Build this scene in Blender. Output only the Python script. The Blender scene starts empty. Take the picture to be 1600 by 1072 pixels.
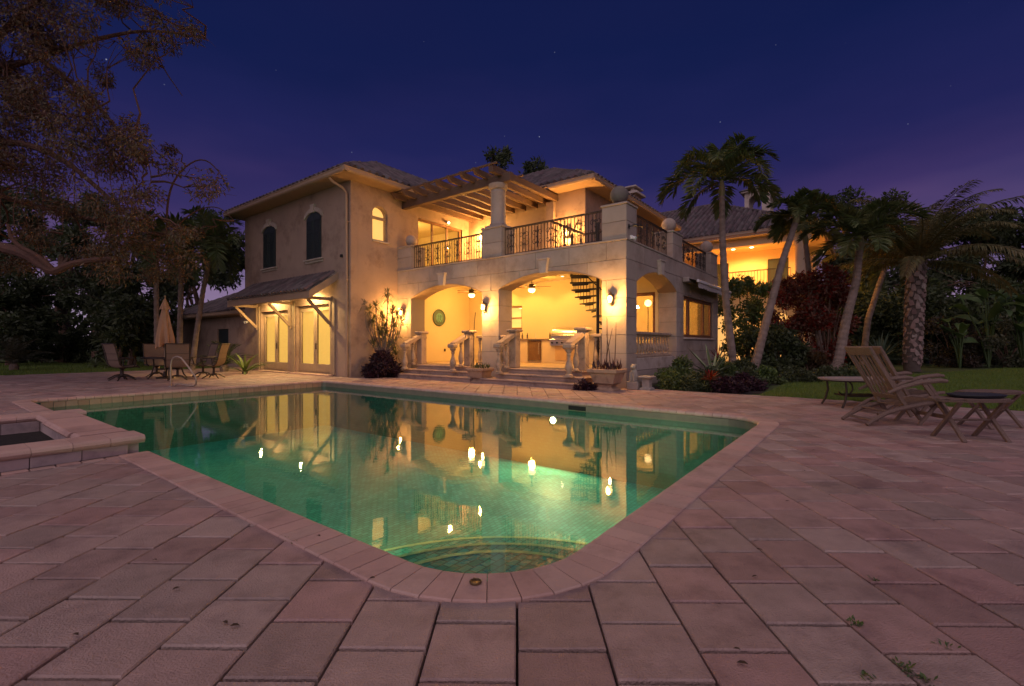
import bpy, math, random
import numpy as np
from mathutils import Matrix, Vector
R = math.radians
random.seed(7); rng = np.random.default_rng(7)
SC = bpy.context.scene
COL = SC.collection
# ------------------------------------------------------------------ camera
CAMH = 1.2
cam_d = bpy.data.cameras.new('camera'); cam = bpy.data.objects.new('camera', cam_d); COL.objects.link(cam)
cam.location = (0, 0, CAMH); cam.rotation_euler = (R(90), 0, 0)
cam_d.sensor_width = 36; cam_d.lens = 735/1600*36; cam_d.shift_y = 2/1600
cam_d.clip_start = .05; cam_d.clip_end = 2000
SC.camera = cam
# ------------------------------------------------------------------ world: dusk sky, deep blue above, lavender low down, a few stars
wd = bpy.data.worlds.new('World'); SC.world = wd; wd.use_nodes = True
nt = wd.node_tree; nt.nodes.clear()
def N(t, **k):
    n = nt.nodes.new(t)
    for a, b in k.items(): setattr(n, a, b)
    return n
L = lambda a, b: nt.links.new(a, b)
tc = N('ShaderNodeTexCoord'); sp = N('ShaderNodeSeparateXYZ'); L(tc.outputs['Generated'], sp.inputs[0])
ns = N('ShaderNodeTexNoise'); ns.inputs['Scale'].default_value = 2.6; ns.inputs['Detail'].default_value = 3
mp = N('ShaderNodeMapping'); mp.inputs['Scale'].default_value = (1, 1, 3.5); L(tc.outputs['Generated'], mp.inputs[0]); L(mp.outputs[0], ns.inputs['Vector'])
ad = N('ShaderNodeMath', operation='MULTIPLY_ADD'); ad.inputs[1].default_value = .16; L(ns.outputs['Fac'], ad.inputs[0])
ma = N('ShaderNodeMath', operation='SUBTRACT'); L(sp.outputs['Z'], ma.inputs[0]); ma.inputs[1].default_value = .08; L(ma.outputs[0], ad.inputs[2])
cr = N('ShaderNodeValToRGB'); L(ad.outputs[0], cr.inputs[0]); e = cr.color_ramp.elements
stops = [(0.0, (.28, .21, .28)), (.07, (.15, .115, .20)), (.15, (.060, .042, .115)), (.25, (.024, .019, .080)), (.35, (.0090, .0105, .060)), (.5, (.0034, .0070, .044)), (1.0, (.002, .004, .028))]
while len(e) < len(stops): e.new(.5)
for k, (p, c_) in enumerate(stops): e[k].position = p; e[k].color = (*c_, 1)
sky = N('ShaderNodeTexSky', sky_type='NISHITA'); sky.sun_disc = False; sky.sun_elevation = R(-4); sky.sun_rotation = R(195)
bg0 = N('ShaderNodeBackground'); L(sky.outputs[0], bg0.inputs[0]); bg0.inputs[1].default_value = .05
pk = N('ShaderNodeTexNoise'); pk.inputs['Scale'].default_value = 1.7; pk.inputs['Detail'].default_value = 2.5; L(mp.outputs[0], pk.inputs['Vector'])
pr = N('ShaderNodeMapRange'); L(pk.outputs['Fac'], pr.inputs[0]); pr.inputs[1].default_value = .45; pr.inputs[2].default_value = .75; pr.inputs[4].default_value = .45
mx = N('ShaderNodeMix', data_type='RGBA', blend_type='MIX'); L(pr.outputs[0], mx.inputs[0]); L(cr.outputs[0], mx.inputs[6])
tint = N('ShaderNodeMix', data_type='RGBA', blend_type='MULTIPLY'); tint.inputs[0].default_value = 1; L(cr.outputs[0], tint.inputs[6]); tint.inputs[7].default_value = (1.9, 1.15, 1.05, 1); L(tint.outputs[2], mx.inputs[7])
bg = N('ShaderNodeBackground'); L(mx.outputs[2], bg.inputs[0]); bg.inputs[1].default_value = 1.0
vo = N('ShaderNodeTexVoronoi'); vo.inputs['Scale'].default_value = 34; L(tc.outputs['Generated'], vo.inputs['Vector'])
st = N('ShaderNodeMapRange'); L(vo.outputs['Distance'], st.inputs[0]); st.inputs[1].default_value = .044; st.inputs[2].default_value = .012; st.inputs[3].default_value = 0; st.inputs[4].default_value = 1
sr = N('ShaderNodeSeparateColor'); L(vo.outputs['Color'], sr.inputs[0])
sg = N('ShaderNodeMapRange'); L(sr.outputs[0], sg.inputs[0]); sg.inputs[1].default_value = .42; sg.inputs[2].default_value = 1
sm = N('ShaderNodeMath', operation='MULTIPLY'); L(st.outputs[0], sm.inputs[0]); L(sg.outputs[0], sm.inputs[1])
bs = N('ShaderNodeBackground'); bs.inputs[0].default_value = (.8, .85, 1, 1); sm2 = N('ShaderNodeMath', operation='MULTIPLY'); sm2.inputs[1].default_value = .30; L(sm.outputs[0], sm2.inputs[0]); L(sm2.outputs[0], bs.inputs[1])
a1 = N('ShaderNodeAddShader'); a2 = N('ShaderNodeAddShader'); L(bg.outputs[0], a1.inputs[0]); L(bg0.outputs[0], a1.inputs[1]); L(a1.outputs[0], a2.inputs[0]); L(bs.outputs[0], a2.inputs[1])
ow = N('ShaderNodeOutputWorld'); L(a2.outputs[0], ow.inputs[0])
# ------------------------------------------------------------------ the last twilight glow behind the camera
sl = bpy.data.lights.new('twilight', 'SUN'); sl.energy = 1.02; sl.angle = R(100); sl.color = (1.0, .79, .85)
so = bpy.data.objects.new('twilight', sl); COL.objects.link(so)
so.rotation_euler = Vector((.25, 1.0, -.95)).to_track_quat('-Z', 'Y').to_euler()
vs = SC.view_settings; vs.view_transform = 'Standard'; vs.look = 'None'; vs.gamma = 1; vs.exposure = .62; vs.use_curve_mapping = False
cy = SC.cycles; cy.use_denoising = True; cy.max_bounces = 7; cy.diffuse_bounces = 3; cy.glossy_bounces = 4; cy.transmission_bounces = 4; cy.transparent_max_bounces = 12
cy.caustics_reflective = False; cy.caustics_refractive = False; cy.sample_clamp_indirect = 4; cy.use_light_tree = True
# ------------------------------------------------------------------ frames: house frame (a, b) is turned 52.6 deg from the camera's
TH = math.atan2(735, 562); CT, ST = math.cos(TH), math.sin(TH)
HM = Matrix.Rotation(TH, 4, 'Z')
def H(a, b, z=0): return Vector((CT*a-ST*b, ST*a+CT*b, z))
def GP(u, v, z=0):
    y = 735*(CAMH-z)/(v-538); return Vector(((u-800)/735*y, y, z))
def PX(u, v, y): return Vector(((u-800)/735*y, y, CAMH+(538-v)/735*y))
WM = {}
def place(o, world, parent=None):
    WM[o.name] = world.copy()
    if parent is not None:
        o.parent = parent; o.matrix_basis = WM[parent.name].inverted() @ world
    else: o.matrix_basis = world
# ------------------------------------------------------------------ mesh builder
class MB:
    def __init__(s): s.v = []; s.f = []
    def add(s, vs, fs):
        n = len(s.v); s.v.extend([tuple(p) for p in vs]); s.f.extend([tuple(i+n for i in q) for q in fs]); return s
    def box(s, x0, y0, z0, x1, y1, z1):
        x0, x1 = min(x0, x1), max(x0, x1); y0, y1 = min(y0, y1), max(y0, y1); z0, z1 = min(z0, z1), max(z0, z1)
        return s.add([(x0,y0,z0),(x1,y0,z0),(x1,y1,z0),(x0,y1,z0),(x0,y0,z1),(x1,y0,z1),(x1,y1,z1),(x0,y1,z1)],
                     [(0,3,2,1),(4,5,6,7),(0,1,5,4),(1,2,6,5),(2,3,7,6),(3,0,4,7)])
    def bbox(s, x0, y0, z0, x1, y1, z1, c=.01):   # chamfered box
        x0, x1 = min(x0, x1), max(x0, x1); y0, y1 = min(y0, y1), max(y0, y1); z0, z1 = min(z0, z1), max(z0, z1)
        c = min(c, (x1-x0)/3, (y1-y0)/3, (z1-z0)/3); V = []; F = []
        def ring(i, z): 
            return [(x0+i,y0+c,z),(x0+c,y0+i,z),(x1-c,y0+i,z),(x1-i,y0+c,z),(x1-i,y1-c,z),(x1-c,y1-i,z),(x0+c,y1-i,z),(x0+i,y1-c,z)]
        rs = [ring(c, z0), ring(0, z0+c), ring(0, z1-c), ring(c, z1)]
        for r_ in rs: V += r_
        for k in range(3):
            for i in range(8): F.append((k*8+i, k*8+(i+1) % 8, (k+1)*8+(i+1) % 8, (k+1)*8+i))
        F.append(tuple(range(7, -1, -1))); F.append(tuple(range(24, 32)))
        return s.add(V, F)
    def beam(s, p, q, w, h, up=(0, 0, 1)):
        p, q = Vector(p), Vector(q); d = (q-p).normalized(); up = Vector(up)
        sd = d.cross(up)
        if sd.length < 1e-4: sd = d.cross(Vector((1, 0, 0)))
        sd.normalize(); u2 = sd.cross(d)
        V = []
        for c_ in (p, q):
            for i, j in ((-1,-1),(1,-1),(1,1),(-1,1)): V.append(c_+sd*(i*w/2)+u2*(j*h/2))
        return s.add(V, [(0,3,2,1),(4,5,6,7),(0,1,5,4),(1,2,6,5),(2,3,7,6),(3,0,4,7)])
    def tube(s, pts, r, n=8, cap=True):
        pts = [Vector(p) for p in pts]; m = len(pts)
        rr = r if isinstance(r, (list, tuple)) else [r]*m
        V = []; prev = None
        for i, p in enumerate(pts):
            d = (pts[min(i+1, m-1)]-pts[max(i-1, 0)])
            d = d.normalized() if d.length > 1e-9 else Vector((0, 0, 1))
            if prev is None: sd = d.cross(Vector((0, 0, 1)) if abs(d.z) < .9 else Vector((1, 0, 0)))
            else: sd = prev-d*prev.dot(d)
            sd.normalize(); prev = sd; u2 = d.cross(sd)
            for k in range(n):
                t = 2*math.pi*k/n; V.append(p+sd*(math.cos(t)*rr[i])+u2*(math.sin(t)*rr[i]))
        F = []
        for i in range(m-1):
            for k in range(n): F.append((i*n+k, i*n+(k+1) % n, (i+1)*n+(k+1) % n, (i+1)*n+k))
        if cap: F.append(tuple(range(n-1, -1, -1))); F.append(tuple(range((m-1)*n, m*n)))
        return s.add(V, F)
    def lathe(s, prof, c=(0, 0, 0), n=16, sx=1, sy=1):
        V = []; F = []; m = len(prof)
        for (r, z) in prof:
            for k in range(n):
                t = 2*math.pi*k/n; V.append((c[0]+r*sx*math.cos(t), c[1]+r*sy*math.sin(t), c[2]+z))
        for i in range(m-1):
            for k in range(n): F.append((i*n+k, i*n+(k+1) % n, (i+1)*n+(k+1) % n, (i+1)*n+k))
        F.append(tuple(range(n-1, -1, -1))); F.append(tuple(range((m-1)*n, m*n)))
        return s.add(V, F)
    def sphere(s, c, r, n=16, m=10, sz=1):
        return s.lathe([(max(1e-4, r*math.sin(math.pi*i/m)), -r*sz*math.cos(math.pi*i/m)) for i in range(m+1)], c, n)
    def sqlathe(s, prof, c=(0, 0, 0), sx=1, sy=1):   # square-section profile
        V = []; F = []; m = len(prof)
        for (r, z) in prof:
            for i, j in ((-1,-1),(1,-1),(1,1),(-1,1)): V.append((c[0]+i*r*sx, c[1]+j*r*sy, c[2]+z))
        for i in range(m-1):
            for k in range(4): F.append((i*4+k, i*4+(k+1) % 4, (i+1)*4+(k+1) % 4, (i+1)*4+k))
        F.append((3,2,1,0)); F.append(tuple(range((m-1)*4, m*4)))
        return s.add(V, F)
    def prism(s, poly, f0, f1):   # poly of 2-tuples; f0/f1 map (p,q)->3D for the two ends
        n = len(poly); V = [f0(*p) for p in poly]+[f1(*p) for p in poly]
        F = [tuple(range(n-1, -1, -1)), tuple(range(n, 2*n))]+[(i, (i+1) % n, n+(i+1) % n, n+i) for i in range(n)]
        return s.add(V, F)
def mesh_of(name, mb, smooth=False):
    me = bpy.data.meshes.new(name)
    if isinstance(mb, MB): me.from_pydata(mb.v, [], mb.f)
    else: me.from_pydata(mb[0], [], mb[1])
    if smooth: me.polygons.foreach_set('use_smooth', [True]*len(me.polygons))
    return me
def add_smooth_angle(me, ang=40):
    try: me.set_sharp_from_angle(angle=R(ang))
    except Exception: pass
def ob(name, mb, mat, parent=None, frame='H', smooth=False, pivot=True, **props):
    """link one mesh object; frame 'H' = coordinates in the house frame, 'W' = world, or a Matrix = local model space"""
    M = HM if frame == 'H' else (Matrix.Identity(4) if frame == 'W' else frame)
    vv = np.array(mb.v, dtype=float) if isinstance(mb, MB) else np.array(mb[0], dtype=float)
    fs = mb.f if isinstance(mb, MB) else mb[1]
    if pivot and len(vv):
        c0 = (vv.min(0)+vv.max(0))/2; c0[2] = vv[:, 2].min(); vv = vv-c0; M = M @ Matrix.Translation(Vector(c0))
    me = bpy.data.meshes.new(name)
    fast_mesh(me, vv, fs)
    if smooth: me.polygons.foreach_set('use_smooth', [True]*len(me.polygons)); add_smooth_angle(me)
    if mat: me.materials.append(mat)
    o = bpy.data.objects.new(name, me); COL.objects.link(o); place(o, M, parent)
    for k, v_ in props.items(): o[k] = v_
    return o
def fast_mesh(me, vv, fs):
    if isinstance(fs, np.ndarray):
        n, k = fs.shape
        me.vertices.add(len(vv)); me.vertices.foreach_set('co', np.asarray(vv, dtype=np.float32).ravel())
        me.loops.add(n*k); me.loops.foreach_set('vertex_index', fs.astype(np.int32).ravel())
        me.polygons.add(n); me.polygons.foreach_set('loop_start', np.arange(0, n*k, k, dtype=np.int32))
        me.update(calc_edges=True)
    else:
        me.from_pydata([tuple(p) for p in vv], [], fs)
        me.update()
def inst(name, me, M, parent=None, **props):
    o = bpy.data.objects.new(name, me); COL.objects.link(o); place(o, M, parent)
    for k, v_ in props.items(): o[k] = v_
    return o
def thing(name, label, cat, loc, rz=0, group=None):
    o = bpy.data.objects.new(name, None); COL.objects.link(o); o.empty_display_size = .2
    place(o, Matrix.Translation(Vector(loc)) @ Matrix.Rotation(rz, 4, 'Z'))
    o['label'] = label; o['category'] = cat
    if group: o['group'] = group
    return o
def tag(o, label, cat, group=None):
    o['label'] = label; o['category'] = cat
    if group: o['group'] = group
    return o
def copy_thing(root, loc, rz, label):
    kids = [o for o in ALLKIDS(root)]
    r = root.copy(); COL.objects.link(r); r['label'] = label
    place(r, Matrix.Translation(Vector(loc)) @ Matrix.Rotation(rz, 4, 'Z'))
    mp_ = {root.name: r}
    for k in kids:
        c_ = k.copy(); COL.objects.link(c_); par = mp_[k.parent.name]; c_.parent = par
        WM[c_.name] = WM[par.name] @ k.matrix_basis; mp_[k.name] = c_
    return r
KIDS = {}
def ALLKIDS(root):
    out = []
    def rec(o):
        for ch in sorted((q for q in COL.objects if q.parent is o), key=lambda q: q.name): out.append(ch); rec(ch)
    rec(root); return out
def light(name, kind, loc, power, color=(1, .62, .28), size=.05, target=None, spot=None, blend=.5):
    if not name.startswith('pool'): color = (1, color[1]*.83, color[2]*.5)
    d = bpy.data.lights.new(name, kind); d.energy = power; d.color = color
    if kind in ('POINT', 'SPOT'): d.shadow_soft_size = size
    if kind == 'SPOT': d.spot_size = R(spot or 100); d.spot_blend = blend
    if kind == 'AREA': d.size = size
    o = bpy.data.objects.new(name, d); COL.objects.link(o); o.location = loc
    if target is not None: o.rotation_euler = (Vector(target)-Vector(loc)).to_track_quat('-Z', 'Y').to_euler()
    return o
# ------------------------------------------------------------------ materials
MATS = {}
def mat(name, col, rough=.8, col2=None, scale=3., mix=.5, bump=0., bscale=None, metal=0., spec=.4, rnd=0., det=6, trans=0., emis=None, es=0., stretch=None, stain=None, stscale=.6):
    if name in MATS: return MATS[name]
    m = bpy.data.materials.new(name); m.use_nodes = True; t = m.node_tree; t.nodes.clear(); MATS[name] = m
    def n(tp, **k):
        q = t.nodes.new(tp)
        for a_, b_ in k.items(): setattr(q, a_, b_)
        return q
    l = t.links.new
    out = n('ShaderNodeOutputMaterial'); b = n('ShaderNodeBsdfPrincipled')
    b.inputs['Roughness'].default_value = rough; b.inputs['Metallic'].default_value = metal; b.inputs['Specular IOR Level'].default_value = spec
    tcn = n('ShaderNodeTexCoord'); geo = n('ShaderNodeNewGeometry')
    vec = geo.outputs['Position']
    if stretch:
        mpn = n('ShaderNodeMapping'); mpn.inputs['Scale'].default_value = stretch; l(tcn.outputs['Object'], mpn.inputs[0]); vec = mpn.outputs[0]
    cur = None
    rgb = n('ShaderNodeRGB'); rgb.outputs[0].default_value = (*col, 1); cur = rgb.outputs[0]
    if col2 is not None:
        nz = n('ShaderNodeTexNoise'); nz.inputs['Scale'].default_value = scale; nz.inputs['Detail'].default_value = det; nz.inputs['Roughness'].default_value = .62; l(vec, nz.inputs['Vector'])
        mr = n('ShaderNodeMapRange'); l(nz.outputs['Fac'], mr.inputs[0]); mr.inputs[1].default_value = .5-.25*mix-.02; mr.inputs[2].default_value = .5+.25*mix+.02
        mxn = n('ShaderNodeMix', data_type='RGBA'); l(mr.outputs[0], mxn.inputs[0]); l(cur, mxn.inputs[6]); mxn.inputs[7].default_value = (*col2, 1); cur = mxn.outputs[2]
    if stain is not None:
        nz2 = n('ShaderNodeTexNoise'); nz2.inputs['Scale'].default_value = stscale; nz2.inputs['Detail'].default_value = 5; nz2.inputs['Roughness'].default_value = .7; l(vec, nz2.inputs['Vector'])
        mr2 = n('ShaderNodeMapRange'); l(nz2.outputs['Fac'], mr2.inputs[0]); mr2.inputs[1].default_value = .5; mr2.inputs[2].default_value = .68
        mx2 = n('ShaderNodeMix', data_type='RGBA', blend_type='MULTIPLY'); l(mr2.outputs[0], mx2.inputs[0]); l(cur, mx2.inputs[6]); mx2.inputs[7].default_value = (*stain, 1); cur = mx2.outputs[2]
    if rnd:
        oi = n('ShaderNodeObjectInfo'); s1 = n('ShaderNodeMath', operation='ADD'); l(oi.outputs['Random'], s1.inputs[0]); l(geo.outputs['Random Per Island'], s1.inputs[1])
        fr = n('ShaderNodeMath', operation='FRACT'); l(s1.outputs[0], fr.inputs[0])
        mr3 = n('ShaderNodeMapRange'); l(fr.outputs[0], mr3.inputs[0]); mr3.inputs[3].default_value = 1-rnd; mr3.inputs[4].default_value = 1+rnd
        hs = n('ShaderNodeHueSaturation'); l(cur, hs.inputs['Color']); l(mr3.outputs[0], hs.inputs['Value'])
        f2 = n('ShaderNodeMath', operation='MULTIPLY'); l(fr.outputs[0], f2.inputs[0]); f2.inputs[1].default_value = 7.31
        f3 = n('ShaderNodeMath', operation='FRACT'); l(f2.outputs[0], f3.inputs[0])
        mr4 = n('ShaderNodeMapRange'); l(f3.outputs[0], mr4.inputs[0]); mr4.inputs[3].default_value = .5-.06*rnd; mr4.inputs[4].default_value = .5+.06*rnd; l(mr4.outputs[0], hs.inputs['Hue'])
        mr5 = n('ShaderNodeMapRange'); l(f3.outputs[0], mr5.inputs[0]); mr5.inputs[3].default_value = 1+.7*rnd; mr5.inputs[4].default_value = 1-.7*rnd; l(mr5.outputs[0], hs.inputs['Saturation'])
        cur = hs.outputs[0]
    l(cur, b.inputs['Base Color'])
    if bump:
        bn = n('ShaderNodeTexNoise'); bn.inputs['Scale'].default_value = bscale or scale*6; bn.inputs['Detail'].default_value = 5; l(vec, bn.inputs['Vector'])
        bm = n('ShaderNodeBump'); bm.inputs['Strength'].default_value = min(1, bump*2); bm.inputs['Distance'].default_value = .02*bump*2; l(bn.outputs['Fac'], bm.inputs['Height']); l(bm.outputs[0], b.inputs['Normal'])
    if emis is not None:
        b.inputs['Emission Color'].default_value = (*emis, 1); b.inputs['Emission Strength'].default_value = es
    sh = b.outputs[0]
    if trans:
        tr = n('ShaderNodeBsdfTranslucent'); l(cur, tr.inputs[0]); ms = n('ShaderNodeMixShader'); ms.inputs[0].default_value = trans; l(b.outputs[0], ms.inputs[1]); l(tr.outputs[0], ms.inputs[2]); sh = ms.outputs[0]
    l(sh, out.inputs[0])
    return m
def glass(name='window_glass', tintc=(.9, .9, .88), refl=1.):
    if name in MATS: return MATS[name]
    m = bpy.data.materials.new(name); m.use_nodes = True; t = m.node_tree; t.nodes.clear(); MATS[name] = m
    o_ = t.nodes.new('ShaderNodeOutputMaterial'); f_ = t.nodes.new('ShaderNodeFresnel'); f_.inputs[0].default_value = 1.45
    tr = t.nodes.new('ShaderNodeBsdfTransparent'); tr.inputs[0].default_value = (*tintc, 1); gl = t.nodes.new('ShaderNodeBsdfGlossy'); gl.inputs['Roughness'].default_value = .02
    gg = t.nodes.new('ShaderNodeNewGeometry'); iv = t.nodes.new('ShaderNodeMath'); iv.operation = 'SUBTRACT'; iv.inputs[0].default_value = 1; t.links.new(gg.outputs['Backfacing'], iv.inputs[1])
    mm = t.nodes.new('ShaderNodeMath'); mm.operation = 'MULTIPLY'; t.links.new(f_.outputs[0], mm.inputs[0]); t.links.new(iv.outputs[0], mm.inputs[1])
    ms = t.nodes.new('ShaderNodeMixShader'); t.links.new(mm.outputs[0], ms.inputs[0]); t.links.new(tr.outputs[0], ms.inputs[1]); t.links.new(gl.outputs[0], ms.inputs[2]); t.links.new(ms.outputs[0], o_.inputs[0])
    return m
STUCCO = mat('stucco', (.38, .265, .20), .9, (.29, .205, .16), 1.1, .9, .35, 45, stain=(.66, .62, .60), stscale=.9)
STUCCOIN = mat('cream_stucco', (.62, .50, .29), .9, (.56, .45, .26), .8, .8, .2, 40)
STONE = mat('cast_stone', (.38, .305, .255), .85, (.30, .245, .205), 2.2, .8, .25, 30, rnd=.07, stain=(.72, .68, .64), stscale=.9)
STONED = mat('stone_joint', (.12, .095, .08), .95)
TRIM = mat('carved_trim_stone', (.50, .41, .34), .8, (.40, .33, .28), 5, .7, .2, 40, stain=(.7, .66, .62), stscale=2.2)
FASCIA = mat('painted_fascia', (.36, .245, .165), .6, (.30, .205, .14), 2, .7)
SOFFIT = mat('soffit_boards', (.34, .22, .14), .7, (.28, .18, .115), 3, .7)
ROOF = mat('clay_roof_tile', (.115, .082, .078), .7, (.07, .055, .055), 4, .8, .25, 30, rnd=.4)
ROOFU = mat('roof_underlay', (.035, .028, .026), .9)
SHUT = mat('shutter_paint', (.018, .028, .030), .5, (.030, .036, .034), 6, .6)
IRON = mat('wrought_iron', (.030, .022, .018), .5, (.045, .030, .022), 30, .5, metal=.2)
WOODP = mat('pergola_timber', (.14, .08, .052), .75, (.09, .052, .036), 3, .9, .3, 18, stretch=(1.5, 1.5, 12))
FRAME = mat('window_frame_paint', (.36, .26, .17), .5, (.30, .22, .145), 6, .6)
MAHOG = mat('mahogany_frame', (.20, .085, .04), .5, (.13, .055, .03), 8, .7)
TEAK = mat('weathered_teak', (.22, .145, .11), .65, (.12, .08, .062), 5, .9, .3, 60, stretch=(14, 14, 3))
STEEL = mat('brushed_steel', (.60, .58, .55), .28, (.48, .47, .45), 20, .5, metal=1)
DARKM = mat('dark_bronze_metal', (.045, .032, .025), .45, metal=.4)
SLING = mat('sling_mesh_fabric', (.24, .165, .12), .8, (.19, .13, .10), 60, .6, .2, 200, trans=.15)
UMBF = mat('umbrella_canvas', (.50, .29, .17), .85, (.42, .24, .145), 6, .7, .2, 80, trans=.1)
PLASTW = mat('white_enamel', (.75, .73, .7), .35)
BLACK = mat('black_enamel', (.012, .012, .012), .35)
PAVER = mat('paver_concrete', (.41, .275, .24), .62, (.28, .19, .165), 5.5, .9, .36, 110, rnd=.18, stain=(.66, .63, .66), stscale=2.4, spec=.5)
COPE = mat('coping_concrete', (.50, .325, .265), .78, (.42, .275, .23), 2.6, .9, .25, 60, rnd=.08, stain=(.72, .7, .7), stscale=1.6)
SOIL = mat('dark_soil', (.012, .009, .007), .95, (.022, .016, .011), 9, .9, .5, 20)
GRASSB = mat('lawn_ground', (.035, .060, .014), .95, (.055, .075, .020), 3, .9, .4, 30)
BLADE = mat('grass_blades', (.10, .19, .030), .7, (.16, .20, .045), 1.1, .9, rnd=.3, trans=.3)
# ================================================================== GROUND, DECK, POOL
PA0, PA1, PB0, PB1 = 1.73, 8.5, 1.37, 14.2; WZ = -.17
def rrect(off=0., radii=(.65, .65, .12, .12), seg=10):
    """rounded pool outline, corners (a0,b0),(a1,b0),(a1,b1),(a0,b1), counter-clockwise, moved outward by off"""
    out = []
    cs = [((PA0, PB0), 180), ((PA1, PB0), 270), ((PA1, PB1), 0), ((PA0, PB1), 90)]
    for (c_, a0), r_ in zip(cs, radii):
        cx = c_[0]+(r_ if c_[0] == PA0 else -r_); cy_ = c_[1]+(r_ if c_[1] == PB0 else -r_)
        for k in range(seg+1):
            t = R(a0+90*k/seg); out.append((cx+(r_+off)*math.cos(t), cy_+(r_+off)*math.sin(t)))
    return out
DA1, DB1 = 12.3, 26.5
# joint bed under the pavers, a ring round the pool
def ring_mesh(inner, rect, z):
    x0, y0, x1, y1 = rect; cx, cyy = (PA0+PA1)/2, (PB0+PB1)/2
    def proj(px, py):
        dx, dy = px-cx, py-cyy; t = 1e9
        if dx > 0: t = min(t, (x1-cx)/dx)
        if dx < 0: t = min(t, (x0-cx)/dx)
        if dy > 0: t = min(t, (y1-cyy)/dy)
        if dy < 0: t = min(t, (y0-cyy)/dy)
        return cx+dx*t, cyy+dy*t
    pts = [(p, proj(*p)) for p in inner]
    ang = lambda p: math.atan2(p[1]-cyy, p[0]-cx)
    for c_ in ((x0, y0), (x1, y0), (x1, y1), (x0, y1)):
        a_ = ang(c_); k = min(range(len(pts)), key=lambda i: abs(math.atan2(math.sin(ang(pts[i][0])-a_), math.cos(ang(pts[i][0])-a_))))
        pts[k] = (pts[k][0], c_)
    n = len(pts); V = [(p[0][0], p[0][1], z) for p in pts]+[(p[1][0], p[1][1], z) for p in pts]
    return MB().add(V, [(i, n+i, n+(i+1) % n, (i+1) % n) for i in range(n)])
deck = ob('deck', ring_mesh(rrect(.10), (-22, -14, DA1, DB1), -.034), SOIL, pivot=False, kind='structure')
lawn = ob('lawn', ring_mesh(rrect(.10), (-300, -300, 300, 300), -.045), GRASSB, pivot=False, kind='structure')
# pavers, laid square to the camera's line of sight as in the place itself, staggered by half
S_ = .356; JW = .0052; JC = .0100; PW = math.atan2(8, 735)
PM = Matrix.Rotation(-PW, 4, 'Z')
HI = HM.inverted()
def toH(x, y):
    p = HI @ (PM @ Vector((x, y, 0))); return p.x, p.y
def clip(poly, nx, ny, d):      # keep nx*x+ny*y >= d
    out = []
    for i in range(len(poly)):
        p, q = poly[i], poly[(i+1) % len(poly)]; sp_, sq = nx*p[0]+ny*p[1]-d, nx*q[0]+ny*q[1]-d
        if sp_ >= 0: out.append(p)
        if (sp_ >= 0) != (sq >= 0):
            t = sp_/(sp_-sq); out.append((p[0]+(q[0]-p[0])*t, p[1]+(q[1]-p[1])*t))
    return out
def paver_geo(poly, h=.05, c=.0045, jit=0):
    cx = sum(p[0] for p in poly)/len(poly); cyy = sum(p[1] for p in poly)/len(poly); n = len(poly)
    def ins(d): 
        o = []
        for p in poly:
            L_ = math.hypot(p[0]-cx, p[1]-cyy) or 1; o.append((cx+(p[0]-cx)*(1-d*1.4/L_), cyy+(p[1]-cyy)*(1-d*1.4/L_)))
        return o
    V = [(p[0], p[1], -h) for p in ins(0)]+[(p[0], p[1], -c) for p in ins(0)]+[(p[0], p[1], 0) for p in ins(c)]
    F = [(i, (i+1) % n, n+(i+1) % n, n+i) for i in range(n)]+[(n+i, n+(i+1) % n, 2*n+(i+1) % n, 2*n+i) for i in range(n)]+[tuple(range(2*n, 3*n))]
    return V, F
SPA = (-3.2, 6.42, 1.68, 9.85)
pool_c = rrect(.02, seg=16); PN = len(pool_c)
def pool_near(a, b):
    best = None
    for i in range(PN):
        p, q = pool_c[i], pool_c[(i+1) % PN]; dx, dy = q[0]-p[0], q[1]-p[1]; L2 = dx*dx+dy*dy
        if L2 < 1e-9: continue
        t = max(0, min(1, ((a-p[0])*dx+(b-p[1])*dy)/L2)); cx, cyy = p[0]+dx*t, p[1]+dy*t; d = math.hypot(a-cx, b-cyy)
        L_ = math.sqrt(L2)
        if best is None or d < best[0]: best = (d, cx, cyy, dy/L_, -dx/L_)
    d, cx, cyy, nx, ny = best; side = (a-cx)*nx+(b-cyy)*ny
    return d if side > 0 else -d, cx, cyy, nx, ny
pav = []
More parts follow.
